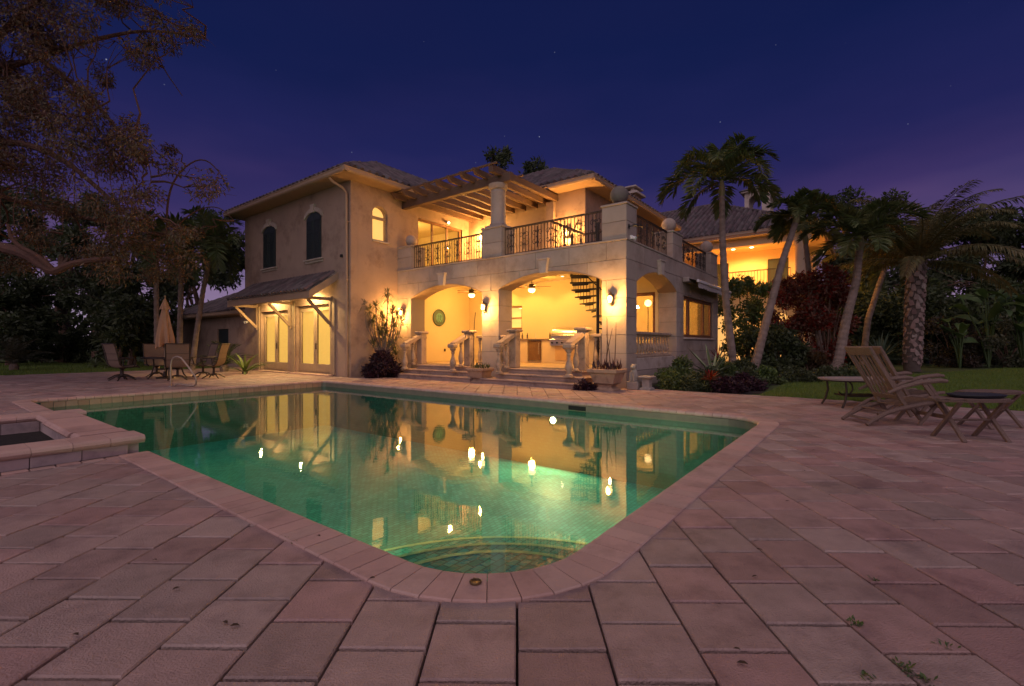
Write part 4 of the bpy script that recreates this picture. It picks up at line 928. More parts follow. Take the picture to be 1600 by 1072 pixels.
# belfry
def belf(lo, hi, z0, z1): return [(lo+.25, hi-.25, 9.75, arch_top(lo+.25, hi-.25, z1-.45, z1-.17), 12)]
bf = ob('belfry', wall('A', 33.4, .2, 5.3, 6.55, 8.6, 10.95, belf(5.3, 6.55, 9.8, 10.95)), TRIM, fr)
ob('belfry_wall', wall('A', 34.65, .2, 5.3, 6.55, 8.6, 10.95, belf(5.3, 6.55, 9.8, 10.95)), TRIM, fr)
ob('belfry_wall', wall('B', 5.1, .198, 33.4, 34.85, 8.6, 10.95, belf(33.4, 34.85, 9.8, 10.95)), TRIM, fr)
ob('belfry_cornice', MB().bbox(33.2, 4.9, 10.952, 35.05, 6.75, 11.07, .03), TRIM, fr)
ob('belfry_roof', MB().add([(33.1, 4.8, 11.075), (35.15, 4.8, 11.075), (35.15, 6.85, 11.075), (33.1, 6.85, 11.075), (34.1, 5.9, 11.6)], [(0,1,4),(1,2,4),(2,3,4),(3,0,4),(3,2,1,0)]), ROOF, fr)
LENSW = MATS['lamp_lens_warm']
for (a_, b_) in ((30.5, 5.6), (30.5, 6.6), (29, 3.3), (34.5, 2.3)):
    ob('ceiling_downlight', MB().lathe([(.10, -.02), (.10, 0)], (a_, b_, 6.898), 12), LENSW, fr)
    light('porch_light', 'SPOT', H(a_, b_, 6.85), 280, (1, .62, .24), .08, H(a_, b_, 0), 165, .5)
light('porch_fill_lamp', 'POINT', H(29.6, 5.8, 5.6), 120, (1, .42, .10), .25); light('porch_fill_lamp', 'POINT', H(29.0, 9.5, 5.6), 100, (1, .42, .10), .25)
light('garden_lamp', 'POINT', H(26.8, 5.0, 1.6), 60, (1, .55, .2), .15)
# ================================================================== THINGS ON AND IN THE VILLA
def hthing(name, label, cat, a, b, z, rz=0, group=None): return thing(name, label, cat, H(a, b, z), TH+rz, group)
def L_ob(name, m, mt, t_, **k): return ob(name, m, mt, t_, frame=WM[t_.name], pivot=k.pop('pivot', True), **k)
GLOBE = mat('frosted_lamp_glass', (1, .85, .6), .4, emis=(1, .62, .25), es=2.6)
def sconce(a, b, z, nx, ny, label, power=100, grp='lantern sconces on the house walls', lit=True):
    t_ = hthing('wall_lantern', label, 'wall lamp', a, b, z, math.atan2(ny, nx)-math.pi/2*0, grp)
    L_ob('back_plate', MB().bbox(.0, -.045, -.16, .015, .045, .16, .004), DARKM, t_)
    L_ob('arm', MB().tube([(.01, 0, -.12), (.08, 0, -.16), (.14, 0, -.14), (.15, 0, -.09)], .011, 6).tube([(.01, 0, .13), (.08, 0, .21), (.15, 0, .19)], .010, 6), DARKM, t_)
    c = MB().lathe([(.05, -.10), (.055, -.085), (.02, -.08)], (.15, 0, 0), 10)
    for k in range(6):
        an = k*math.pi/3; c.tube([(.15+.045*math.cos(an), .045*math.sin(an), -.09), (.15+.075*math.cos(an), .075*math.sin(an), .11)], .005, 4)
    c.lathe([(.085, .105), (.09, .115), (.05, .16), (.02, .18), (.025, .20), (.005, .235)], (.15, 0, 0), 10); c.lathe([(.02, -.14), (.03, -.12), (.008, -.10)], (.15, 0, 0), 8)
    L_ob('lantern_cage', c, DARKM, t_, smooth=True)
    L_ob('glass_globe', MB().lathe([(.035, -.075), (.052, -.03), (.062, .03), (.06, .075), (.045, .095)], (.15, 0, 0), 12), GLOBE, t_, smooth=True)
    light('sconce_light', 'POINT', WM[t_.name] @ Vector((.30, 0, .02)), power, (1, .58, .22), .04)
    light('sconce_light', 'POINT', WM[t_.name] @ Vector((.17, 0, -.22)), power*.25, (1, .60, .24), .03)
W180 = math.pi
def face(nx, ny): return nx, ny
sconce(12.035, 14.52, 2.40, -1, 0, 'lantern on the left pier of the loggia beside the spiky dracaena')
sconce(12.035, 10.30, 2.42, -1, 0, 'lantern on the middle stone pier between the two arches')
sconce(12.035, 5.70, 2.42, -1, 0, 'lantern on the right corner pier above the tall urn of twigs')
sconce(15.795, 9.3, 5.45, -1, 0, 'lantern on the upper wall behind the right half of the balcony', 190)
sconce(16.195, 14.0, 6.0, -1, 0, 'lantern on the upper back wall under the pergola, just left of the stone column', 230)
# flood lamp under the pergola and security fittings
def spots(name, label, cat, a, b, z, nx, ny, m2=PLASTW, heads=2, lit=0):
    t_ = hthing(name, label, cat, a, b, z, math.atan2(ny, nx))
    L_ob('bracket', MB().lathe([(.05, -.05), (.05, .05)], (.0, 0, 0), 10).box(0, -.02, -.02, .06, .02, .02), m2, t_)
    for k in range(heads):
        s = (k-.5*(heads-1))*.14
        L_ob('lamp_head', MB().tube([(.04, s, 0), (.13, s*1.3, -.05)], [.035, .055], 10), m2, t_, smooth=True)
        if lit: L_ob('lens', MB().sphere((.135, s*1.3, -.055), .045, 10, 6), mat('flood_lens', (1, 1, 1), .3, emis=(1, .80, .42), es=10), t_)
    if lit: light('flood_light', 'SPOT', WM[t_.name] @ Vector((.22, 0, -.1)), lit, (1, .68, .30), .05, WM[t_.name] @ Vector((2.6, .6, -2.6)), 150, .6)
    return t_
spots('flood_lamp', 'small lit flood lamp on the wall under the pergola above the sliding doors', 'flood lamp', 14.75, 14.915, 6.60, 0, -1, lit=260, heads=1)
spots('security_lamp', 'white twin security lamp on the plaster wall left of the canopy doors', 'flood lamp', 9.935, 23.1, 2.25, -1, 0)
spots('security_camera', 'small white dome camera fixed high on the stone corner pillar', 'camera', 12.3, 5.268, 4.15, 0, -1, heads=1)
t_ = hthing('wall_bracket', 'black curved metal bracket on the side of the stone corner pillar', 'bracket', 12.15, 5.27, 4.42, -math.pi/2)
L_ob('arm', MB().tube([(0, 0, 0), (.10, 0, .0), (.2, .0, .0), (.2, .12, .02), (.16, .30, .06)], .018, 6).bbox(-.0, -.04, -.06, .012, .04, .06, .003).bbox(.12, -.05, -.03, .26, .05, .03, .008), BLACK, t_)
t_ = hthing('wall_sensor', 'small dark sensor on the plaster wall left of the downspout', 'sensor', 9.935, 15.45, 4.45, math.pi); L_ob('housing', MB().bbox(0, -.05, -.05, .07, .05, .05, .01), BLACK, t_); L_ob('lens', MB().sphere((.07, 0, -.02), .03, 8, 6), DARKM, t_)
# ---- ceiling fans
FANB = mat('fan_blade_wood', (.16, .08, .035), .5, (.11, .055, .03), 5, .6)
def fan(a, b, label, rz, power):
    t_ = hthing('ceiling_fan', label, 'ceiling fan', a, b, 3.775, rz, 'ceiling fans in the loggia')
    L_ob('downrod', MB().lathe([(.07, -.001), (.07, -.05), (.02, -.06), (.014, -.30)], n=10), DARKM, t_, smooth=True)
    L_ob('motor', MB().lathe([(.04, -.29), (.11, -.32), (.13, -.40), (.11, -.45), (.06, -.47)], n=16), DARKM, t_, smooth=True)
    for k in range(5):
        M = WM[t_.name] @ Matrix.Rotation(k*2*math.pi/5, 4, 'Z') @ Matrix.Rotation(R(10), 4, 'X')
        n = 8; pts = [(.20+.52*i/n, .075*(math.sin(math.pi*(.18+.72*i/n)))) for i in range(n+1)]; poly = pts+[(p, -q) for p, q in reversed(pts)]
        ob('blade', MB().prism(poly, lambda x, y: (x, y, -.415), lambda x, y: (x, y, -.403)), FANB, t_, frame=M)
        ob('blade_iron', MB().box(.09, -.02, -.403, .26, .02, -.395), DARKM, t_, frame=M)
    L_ob('light_bowl', MB().lathe([(.11, -.48), (.14, -.50), (.135, -.56), (.09, -.61), (.001, -.63)], n=16), GLOBE, t_, smooth=True)
    light('fan_light', 'POINT', WM[t_.name] @ Vector((0, 0, -.80)), power*.75, (1, .60, .22), .12)
fan(14.5, 13.2, 'ceiling fan with lit glass bowl in the narrower left bay of the loggia', .35, 150)
fan(14.5, 10.15, 'ceiling fan with lit glass bowl over the outdoor kitchen bay', .1, 150)
for k, (a, b) in enumerate(((15.3, 9.3), (15.3, 7.6), (15.3, 11.2), (13.3, 8.6), (13.4, 12.4), (15.5, 12.6))):
    tt = hthing('ceiling_downlight', ['recessed lamp in the loggia ceiling above the grill', 'recessed lamp in the loggia ceiling left of the spiral stair', 'recessed lamp in the loggia ceiling above the small fridge', 'recessed lamp in the ceiling just inside the wide arch', 'recessed lamp in the ceiling just inside the left arch', 'recessed lamp in the ceiling near the back corner of the left bay'][k], 'ceiling lamp', a, b, 3.778)
    L_ob('trim_ring', MB().lathe([(.09, .0), (.09, -.012), (.06, -.012), (.06, .0)], n=14), PLASTW, tt); L_ob('lens', MB().lathe([(.058, -.004), (.001, -.006)], n=12), LENSW, tt)
    light('downlight_light', 'SPOT', WM[tt.name] @ Vector((0, 0, -.05)), 66, (1, .60, .22), .05, WM[tt.name] @ Vector((.2, 0, -3)), 130, .5)
# ---- round green medallion, power socket
VERD = mat('verdigris_plaque', (.16, .32, .22), .6, (.09, .22, .17), 9, .8, .3, 30)
t_ = hthing('round_wall_plaque', 'round green verdigris plaque on the yellow wall of the left bay', 'wall plaque', 14.25, 14.882, 2.35, -math.pi/2)
Mp = WM[t_.name] @ Matrix.Rotation(R(90), 4, 'Y')
ob('rim', MB().lathe([(.36, 0), (.37, .02), (.36, .05), (.32, .06), (.30, .035)], n=28), mat('plaque_rim', (.09, .12, .08), .6), t_, frame=Mp, smooth=True)
ob('disc', MB().lathe([(.30, .0), (.30, .03), (.001, .045)], n=24), VERD, t_, frame=Mp, smooth=True)
rl = MB()
for k in range(3): rl.tube([(-.12+.08*i, .05*math.sin(i*1.4+k)+(-.1+.1*k), .055) for i in range(5)], .016, 5)
ob('relief', rl, VERD, t_, frame=Mp)
t_ = hthing('wall_socket', 'small dark socket cover low on the yellow wall of the left bay', 'socket', 14.6, 14.884, .95, -math.pi/2); L_ob('cover', MB().bbox(0, -.05, -.06, .03, .05, .06, .006), DARKM, t_); L_ob('flap', MB().bbox(.031, -.03, -.04, .045, .03, .02, .004), DARKM, t_)
# ---- outdoor kitchen
KIT = mat('kitchen_masonry', (.60, .47, .28), .8, (.54, .42, .25), 2, .6)
TOPM = mat('granite_top', (.20, .14, .10), .35, (.32, .24, .17), 40, .8)
t_ = hthing('kitchen_counter', 'masonry outdoor kitchen counter along the back wall of the wide bay', 'counter', 15.9, 9.4, .46)
F_ = WM[t_.name]
def kb(name, a0, b0, z0, a1, b1, z1, mt, c=.006, par=t_): return ob(name, MB().bbox(a0, b0, z0, a1, b1, z1, c), mt, par)
kb('base', 15.55, 8.1, .46, 16.19, 10.42, 1.38, KIT); kb('base', 15.55, 11.1, .46, 16.19, 11.7, 1.38, KIT); kb('plinth', 15.62, 10.422, .46, 16.19, 11.098, .52, KIT)
kb('worktop', 15.48, 9.96, 1.382, 16.19, 11.75, 1.43, TOPM); kb('worktop', 15.48, 8.0, 1.382, 16.19, 8.55, 1.43, TOPM)
for q0, q1 in ((8.75, 9.25), (9.27, 9.77)): 
    d_ = kb('cupboard_door', 15.525, q0, .58, 15.548, q1, 1.12, mat('cupboard_wood', (.56, .36, .16), .5, (.48, .30, .13), 5, .6)); ob('pull', MB().tube([(15.50, (q1 if q0 < 9 else q0+.08)-.04, .95), (15.50, (q1 if q0 < 9 else q0+.08)-.04, 1.08)], .01, 6), STEEL, d_)
kb('tap', 15.85, 10.9, 1.431, 15.87, 10.92, 1.65, STEEL, .004)
t2 = hthing('bar_fridge', 'small dark glass fronted fridge built into the kitchen counter', 'fridge', 15.8, 10.76, .52)
ob('cabinet', MB().bbox(15.60, 10.44, .525, 16.15, 11.08, 1.375, .01), STEEL, t2); ob('door', MB().bbox(15.55, 10.46, .55, 15.598, 11.06, 1.355, .01), mat('fridge_glass', (.12, .06, .03), .15, (.2, .12, .06), 6, .7), t2); ob('handle', MB().tube([(15.51, 10.52, .8), (15.51, 10.52, 1.25)], .014, 8), STEEL, t2)
t3 = hthing('gas_grill', 'stainless steel gas grill with round hood set into the kitchen counter', 'grill', 15.8, 9.25, 1.2)
ob('control_panel', MB().bbox(15.42, 8.56, 1.14, 15.53, 9.95, 1.40, .015), STEEL, t3)
for k in range(6): ob('knob', MB().tube([(15.42, 8.72+k*.22, 1.26), (15.37, 8.72+k*.22, 1.26)], .035, 10), BLACK, t3)
hp = [(15.50+.28-.28*math.cos(math.pi*k/12), 1.50+.36*math.sin(math.pi*k/12)) for k in range(0, 8)]+[(16.1, 1.80), (16.1, 1.40), (15.50, 1.40)]
ob('hood', MB().prism([(p, q) for p, q in hp], lambda x, z: (x, 8.60, z), lambda x, z: (x, 9.93, z)), STEEL, t3, smooth=True)
ob('hood_handle', MB().tube([(15.45, 8.7, 1.52), (15.42, 8.72, 1.55), (15.42, 9.81, 1.55), (15.45, 9.83, 1.52)], .018, 8), STEEL, t3, smooth=True)
for k, (b, lab) in enumerate(((11.5, 'small dark bottle on the worktop at the left end above the masonry base'), (11.25, 'small bottle on the worktop near the fridge, second from the left'), (10.15, 'slim bottle on the worktop just left of the grill'))):
    t4 = hthing('bottle', lab, 'bottle', 15.75, b, 1.431); L_ob('body', MB().lathe([(.035, 0), (.035, .14), (.015, .19), (.015, .24)], n=10), DARKM, t4, smooth=True)
# ---- spiral staircase
t_ = hthing('spiral_staircase', 'dark iron spiral staircase behind the right corner pier of the loggia', 'staircase', 13.5, 6.9, .46)
L_ob('centre_post', MB().lathe([(.05, 0), (.05, 4.6)], n=12), IRON, t_, smooth=True)
tre = MB().prism([(.05, -.05), (.86, -.20), (.88, 0), (.86, .20), (.05, .05)], lambda x, y: (x, y, 0), lambda x, y: (x, y, .04)).box(.3, -.01, -.06, .84, .01, -.001)
trm = mesh_of('tread', tre); trm.materials.append(IRON); bme = mesh_of('bar', MB().tube([(0, 0, 0), (0, 0, .98)], .012, 5)); bme.materials.append(IRON)
NS = 17; helix = []
for k in range(NS):
    an = R(165)-R(15.5)*(NS-1-k)  # top of the stair
    z_ = .21*(k+1)
    M = WM[t_.name] @ Matrix.Translation((0, 0, z_-.04)) @ Matrix.Rotation(an, 4, 'Z'); td = inst('tread', trm, M, t_)
    for j in range(2):
        a2 = an+R(15.5)*(j-.5)*.5; q = (.85*math.cos(a2), .85*math.sin(a2), z_)
        inst('bar', bme, WM[t_.name] @ Matrix.Translation(q), td)
    helix.append((.85*math.cos(an), .85*math.sin(an), z_+.98))
L_ob('handrail', MB().tube(helix, .022, 6), IRON, t_, smooth=True)
# ---- retractable awning above the picture window
t_ = hthing('window_awning', 'retracted white awning cassette with a scalloped grey valance above the big side window', 'awning', 18.9, 5.28, 3.45)
ob('cassette', MB().bbox(16.75, 5.06, 3.38, 21.5, 5.285, 3.56, .03), mat('awning_box', (.30, .25, .22), .6), t_)
ob('front_bar', MB().bbox(16.75, 4.72, 3.34, 21.5, 4.80, 3.44, .015), mat('awning_metal', (.55, .52, .52), .4), t_)
ob('fabric', MB().add([(16.8, 5.06, 3.50), (21.45, 5.06, 3.50), (21.45, 4.80, 3.425), (16.8, 4.80, 3.425), (16.8, 5.06, 3.49), (21.45, 5.06, 3.49), (21.45, 4.80, 3.415), (16.8, 4.80, 3.415)], [(0,1,2,3),(7,6,5,4),(0,4,5,1),(3,2,6,7)]), mat('awning_fabric', (.34, .30, .29), .9, (.28, .25, .24), 5), t_)
vv = MB(); n = 56; V = []
for k in range(n+1):
    x = 16.8+4.65*k/n; V.append((x, 4.76+.012*math.sin(k*1.9), 3.335)); 
for k in range(n+1):
    x = 16.8+4.65*k/n; V.append((x, 4.75+.02*math.sin(k*1.9), 3.335-.13-.06*abs(math.sin(math.pi*k/4))))
vv.add(V, [(k, k+1, n+2+k, n+1+k) for k in range(n)]); ob('valance', vv, mat('awning_fabric', (.34, .30, .29)), t_)
for a_ in (17.3, 20.9): ob('arm', MB().beam((a_, 5.1, 3.40), (a_+.25, 4.80, 3.38), .05, .04), DARKM, t_)
# ---- chandelier in the dining room
t_ = hthing('chandelier', 'small row of lit glass shades hanging in the room behind the picture window', 'chandelier', 18.9, 8.0, 3.69)
L_ob('stem', MB().tube([(0, 0, 0), (0, 0, -.8)], .012, 6).box(-.5, -.015, -.83, .5, .015, -.80), DARKM, t_)
for k in range(4): L_ob('shade', MB().lathe([(.03, 0), (.075, -.11)], (-.45+.3*k, 0, -.83), 10), mat('chandelier_glass', (1, .9, .7), .4, emis=(1, .80, .42), es=16), t_, smooth=True)
t_ = hthing('floor_lamp', 'lit globe lamp behind the glass of the loggia side door', 'lamp', 16.95, 6.6, .46)
L_ob('stem', MB().lathe([(.14, 0), (.14, .02), (.015, .04), (.015, 2.15)], n=12), DARKM, t_, smooth=True); L_ob('globe', MB().sphere((0, 0, 2.27), .13, 14, 9), GLOBE, t_, smooth=True)
light('side_room_light', 'POINT', H(16.9, 6.9, 2.2), 35, (1, .64, .25), .12)
ob('interior_wall', MB().box(17.3, 5.93, .46, 17.34, 7.6, 3.70), ROOMW, villa) if False else None
# ================================================================== planters and garden ornaments by the steps
POT = mat('terracotta_planter', (.40, .26, .17), .8, (.30, .19, .13), 5, .9, .3, 40, stain=(.6, .6, .62), stscale=4)
def planter(name, label, a, b, w, h, sq=True, sx=1.):
    t_ = hthing(name, label, 'planter', a, b, 0.0, 0)
    if sq: 
        L_ob('bowl', MB().sqlathe([(w*.30, h*.30), (w*.34, h*.34), (w*.43, h*.78), (w*.5, h*.84), (w*.5, h*.97), (w*.47, h), (w*.42, h), (w*.40, h*.9), (.01, h*.88)], (0, 0, 0), .8, sx), POT, t_)
        L_ob('foot', MB().sqlathe([(w*.34, 0), (w*.34, h*.06), (w*.22, h*.16), (w*.24, h*.26), (w*.32, h*.298)], (0, 0, 0), .8, sx), POT, t_)
        L_ob('panel', MB().box(-w*.5*.8-.001, -w*.3*sx, h*.45, -w*.30*.8, w*.3*sx, h*.47), POT, t_) if False else None
    else:
        L_ob('bowl', MB().lathe([(w*.3, .0), (w*.34, h*.04), (w*.46, h*.8), (w*.5, h*.84), (w*.5, h), (w*.45, h), (w*.43, h*.9), (.01, h*.88)], n=24), POT, t_, smooth=True)
        L_ob('band', MB().lathe([(w*.44, h*.55), (w*.46, h*.58), (w*.45, h*.62)], n=24), POT, t_, smooth=True)
    return t_
planter('stone_planter', 'rectangular footed terracotta planter between the two flights of steps', 11.2, 9.85, .72, .45, True, 1.0)
planter('stone_planter', 'large footed terracotta planter at the foot of the right corner pier', 11.3, 5.5, .86, .56, True, .95)
planter('round_pot', 'round terracotta pot hidden in a dark bush left of the left hand steps', 10.75, 14.42, .5, .42, False)
STATM = mat('mottled_garden_stone', (.34, .29, .25), .9, (.22, .20, .17), 9, .8, .3, 40)  # grey-brown stone with darker random mottling
t_ = hthing('garden_statue', 'small pale stone statue of a seated animal beside the right corner pier', 'statue', 11.9, 5.02, 0, math.pi)
L_ob('plinth', MB().bbox(-.14, -.16, 0, .14, .16, .22, .02), STATM, t_); L_ob('body', MB().lathe([(.10, .22), (.13, .26), (.12, .38), (.085, .50), (.06, .55)], n=12, sx=.9), STATM, t_, smooth=True)
L_ob('head', MB().sphere((.04, 0, .60), .075, 12, 8).sphere((.11, 0, .585), .035, 8, 6).tube([(0, .05, .64), (0, .055, .70)], [.025, .005], 6).tube([(0, -.05, .64), (0, -.055, .70)], [.025, .005], 6), STATM, t_, smooth=True)
L_ob('foreleg', MB().tube([(.08, .05, .46), (.12, .05, .23)], [.035, .028], 8), STATM, t_, smooth=True); L_ob('foreleg', MB().tube([(.08, -.05, .46), (.12, -.05, .23)], [.035, .028], 8), STATM, t_, smooth=True)
t_ = hthing('stone_pedestal', 'low pale stone pedestal standing at the edge of the flower bed', 'pedestal', 11.95, 4.68, 0)
L_ob('shaft', MB().sqlathe([(.15, 0), (.15, .05), (.10, .08), (.09, .28), (.13, .32)]), STATM, t_); L_ob('top', MB().bbox(-.19, -.17, .321, .19, .17, .37, .012), STATM, t_)
# ================================================================== pool handrail and deck anchor
p0 = GP(267, 604.5); 
t_ = thing('pool_handrail', 'bent steel grab rail on the far left coping in front of the dining set', 'handrail', p0, 0)
pts = [(0, 0, 0)]
def hr(u, v): q = PX(u, v, p0.y); return (q.x-p0.x, 0, q.z)
path = [hr(267, 604), hr(267, 572), hr(268, 564), hr(271, 559), hr(277, 557), hr(283, 559), hr(288, 565), hr(297, 577), hr(305, 588), hr(307, 593), hr(306, 600), hr(303, 603)]
RAILM = mat('handrail_steel', (.38, .30, .25), .42, (.28, .22, .18), 15, .6, metal=.9)
L_ob('tube', MB().tube(path, .024, 10), RAILM, t_, smooth=True)
L_ob('tube', MB().tube([hr(303, 603), hr(296, 602.5), hr(278, 600), hr(274.5, 601.5), hr(274, 604)], .024, 10), RAILM, t_, smooth=True)
L_ob('escutcheon', MB().lathe([(.07, 0), (.07, .015), (.03, .03)], n=14), STEEL, t_, smooth=True)
q = GP(743, 911, .014)
t_ = thing('deck_anchor', 'small brass ring anchor lying on the coping at the near corner of the pool', 'anchor ring', q, .4)
BRASS = mat('old_brass', (.30, .20, .09), .45, (.16, .11, .06), 30, .8, metal=.8)
L_ob('ring', MB().lathe([(.024, 0), (.030, .003), (.031, .010), (.026, .013), (.021, .009)], n=22), BRASS, t_, smooth=True)
L_ob('cup', MB().lathe([(.019, .0), (.019, .006), (.004, .004)], n=16), STEEL, t_, smooth=True); L_ob('hook', MB().tube([(-.012, .018, .010), (-.004, .012, .020), (.006, .012, .014)], .0035, 6), BRASS, t_)
# ================================================================== DINING SET
c0 = PX(262, 538, 16.5); c0.z = 0
t_ = thing('dining_table', 'round patio dining table on metal legs under the closed umbrella', 'table', c0, .3)
L_ob('table_top', MB().lathe([(.001, .70), (.74, .70), (.76, .715), (.76, .74), (.74, .75), (.001, .75)], n=32), DARKM, t_, smooth=True)
for k in range(4):
    M = WM[t_.name] @ Matrix.Rotation(k*math.pi/2+.4, 4, 'Z'); ob('leg', MB().tube([(.40, 0, .70), (.38, 0, .45), (.46, 0, .15), (.56, 0, .01)], .022, 8), DARKM, t_, frame=M, smooth=True)
L_ob('lower_ring', MB().lathe([(.39, .33), (.405, .34), (.39, .35), (.375, .34)], n=24), DARKM, t_)
t_ = thing('patio_umbrella', 'closed tan patio umbrella standing through the dining table', 'umbrella', c0+Vector((-.08, -.02, 0)), .1)
L_ob('pole', MB().lathe([(.022, 0.05), (.022, 2.86)], n=10), FRAME, t_, smooth=True)
L_ob('base', MB().lathe([(.26, 0), (.26, .05), (.06, .09), (.04, .25)], n=20), DARKM, t_, smooth=True)
m = MB(); n = 48; V = []; lv = 16
for i in range(lv+1):
    f = i/lv; z_ = 2.62-f*1.50; base = (.045+.30*f**.75 if f < .8 else .045+.30*.8**.75+.02*(f-.8))*.78
    for k in range(n):
        t = 2*math.pi*k/n; r_ = base*(1+.28*f*math.cos(8*t+.5*math.sin(3*t))+.06*math.sin(5*t+4*f)); zz = z_-(.07*f*math.cos(8*t)+.05*math.sin(2*t+1) if i == lv else 0)
        V.append((r_*math.cos(t), r_*math.sin(t), zz))
m.add(V, [(i*n+k, i*n+(k+1) % n, (i+1)*n+(k+1) % n, (i+1)*n+k) for i in range(lv) for k in range(n)])
L_ob('canopy', m, UMBF, t_, smooth=True)
m = MB(); V = []
for i in range(6):
    f = i/5; z_ = 2.82-f*.40
    for k in range(n):
        t = 2*math.pi*k/n; r_ = (.02+.14*f)*(1+.12*f*math.cos(8*t)); V.append((r_*math.cos(t), r_*math.sin(t), z_-(.02*math.cos(8*t) if i == 5 else 0)))
m.add(V, [(i*n+k, i*n+(k+1) % n, (i+1)*n+(k+1) % n, (i+1)*n+k) for i in range(5) for k in range(n)])
L_ob('top_vent', m, UMBF, t_, smooth=True); L_ob('finial', MB().sphere((0, 0, 2.88), .035, 10, 6), FRAME, t_, smooth=True)
def sling_chair(label, pos, rz):
    t_ = thing('swivel_chair', label, 'patio chair', pos, rz, 'swivel sling chairs around the dining table'); KS = Matrix.Scale(1.13, 4)   # faces +x
    def L_ob(name, m, mt, t_, **k): return ob(name, m, mt, t_, frame=WM[t_.name] @ KS, **k)
    prof = [(-.36, 1.08), (-.33, 1.02), (-.27, .80), (-.235, .62), (-.20, .48), (-.13, .41), (0, .39), (.14, .40), (.24, .42), (.28, .40)]
    w = .27; V = []; n = len(prof)
    for (x, z_) in prof:
        for y in (-w, -w/2, 0, w/2, w): V.append((x+.012*(1-abs(y)/w)*(-1), y, z_-.02*(1-(y/w)**2)))
    V2 = [(x-.006, y, z_-.008) for x, y, z_ in V]; k5 = 5; F = [(i*5+j, (i+1)*5+j, (i+1)*5+j+1, i*5+j+1) for i in range(n-1) for j in range(4)]
    nb_ = 5*n
    split = 5
    L_ob('backrest', MB().add(V[:5*(split+1)]+V2[:5*(split+1)], [f for f in F if max(f) < 5*(split+1)]+[tuple(q+5*(split+1) for q in reversed(f)) for f in F if max(f) < 5*(split+1)]), SLING, t_, smooth=True)
    off = 5*split; L_ob('seat', MB().add(V[off:]+V2[off:], [tuple(q-off for q in f) for f in F if min(f) >= off]+[tuple(q-off+(nb_-off) for q in reversed(f)) for f in F if min(f) >= off]), SLING, t_, smooth=True)
    seam = MB()
    for i in (2, 3): seam.beam((prof[i][0]-.022, -w, prof[i][1]-.012), (prof[i][0]-.022, w, prof[i][1]-.012), .010, .010)
    L_ob('seam', seam, DARKM, t_)
    for s in (-1, 1):
        L_ob('side_frame', MB().tube([(x, s*(w+.015), z_) for x, z_ in prof]+[(.29, s*(w+.015), .36)], .016, 8), DARKM, t_, smooth=True)
        L_ob('armrest', MB().tube([(-.26, s*(w+.02), .66), (-.12, s*(w+.05), .64), (.12, s*(w+.06), .64), (.2, s*(w+.05), .60), (.16, s*(w+.02), .42)], .018, 8), DARKM, t_, smooth=True)
    L_ob('top_bar', MB().tube([(-.36, -w-.015, 1.08), (-.372, 0, 1.075), (-.36, w+.015, 1.08)], .016, 8), DARKM, t_, smooth=True)
    L_ob('swivel_post', MB().lathe([(.09, .36), (.05, .33), (.03, .30), (.035, .14), (.05, .10)], n=12), DARKM, t_, smooth=True)
    for k in range(4):
        M = WM[t_.name] @ KS @ Matrix.Rotation(k*math.pi/2+.78, 4, 'Z'); ob('leg', MB().tube([(.02, 0, .14), (.15, 0, .12), (.28, 0, .04), (.33, 0, .015)], [.024, .02, .018, .016], 7), DARKM, t_, frame=M, smooth=True)
    return t_
cs = sling_chair('sling swivel chair at the far left of the dining table, seen from the side', c0+Vector((-1.42, -.25, 0)), .15)
def chair_copy(dx, dy, rz, label): copy_thing(cs, c0+Vector((dx, dy, 0)), rz, label)
chair_copy(-.80, -.95, 1.15, 'sling swivel chair with its back to the pool, left of the umbrella pole')
chair_copy(.86, -.72, 2.2, 'sling swivel chair with its orange lit back turned to the pool, right of the umbrella')
chair_copy(.62, .95, -2.2, 'sling swivel chair on the far side of the table, right of the umbrella pole')
chair_copy(-.95, .75, -.7, 'sling swivel chair on the far side of the table, behind the left chairs')
chair_copy(1.52, .15, 3.3, 'sling swivel chair at the far right of the dining table beside the potted plants')
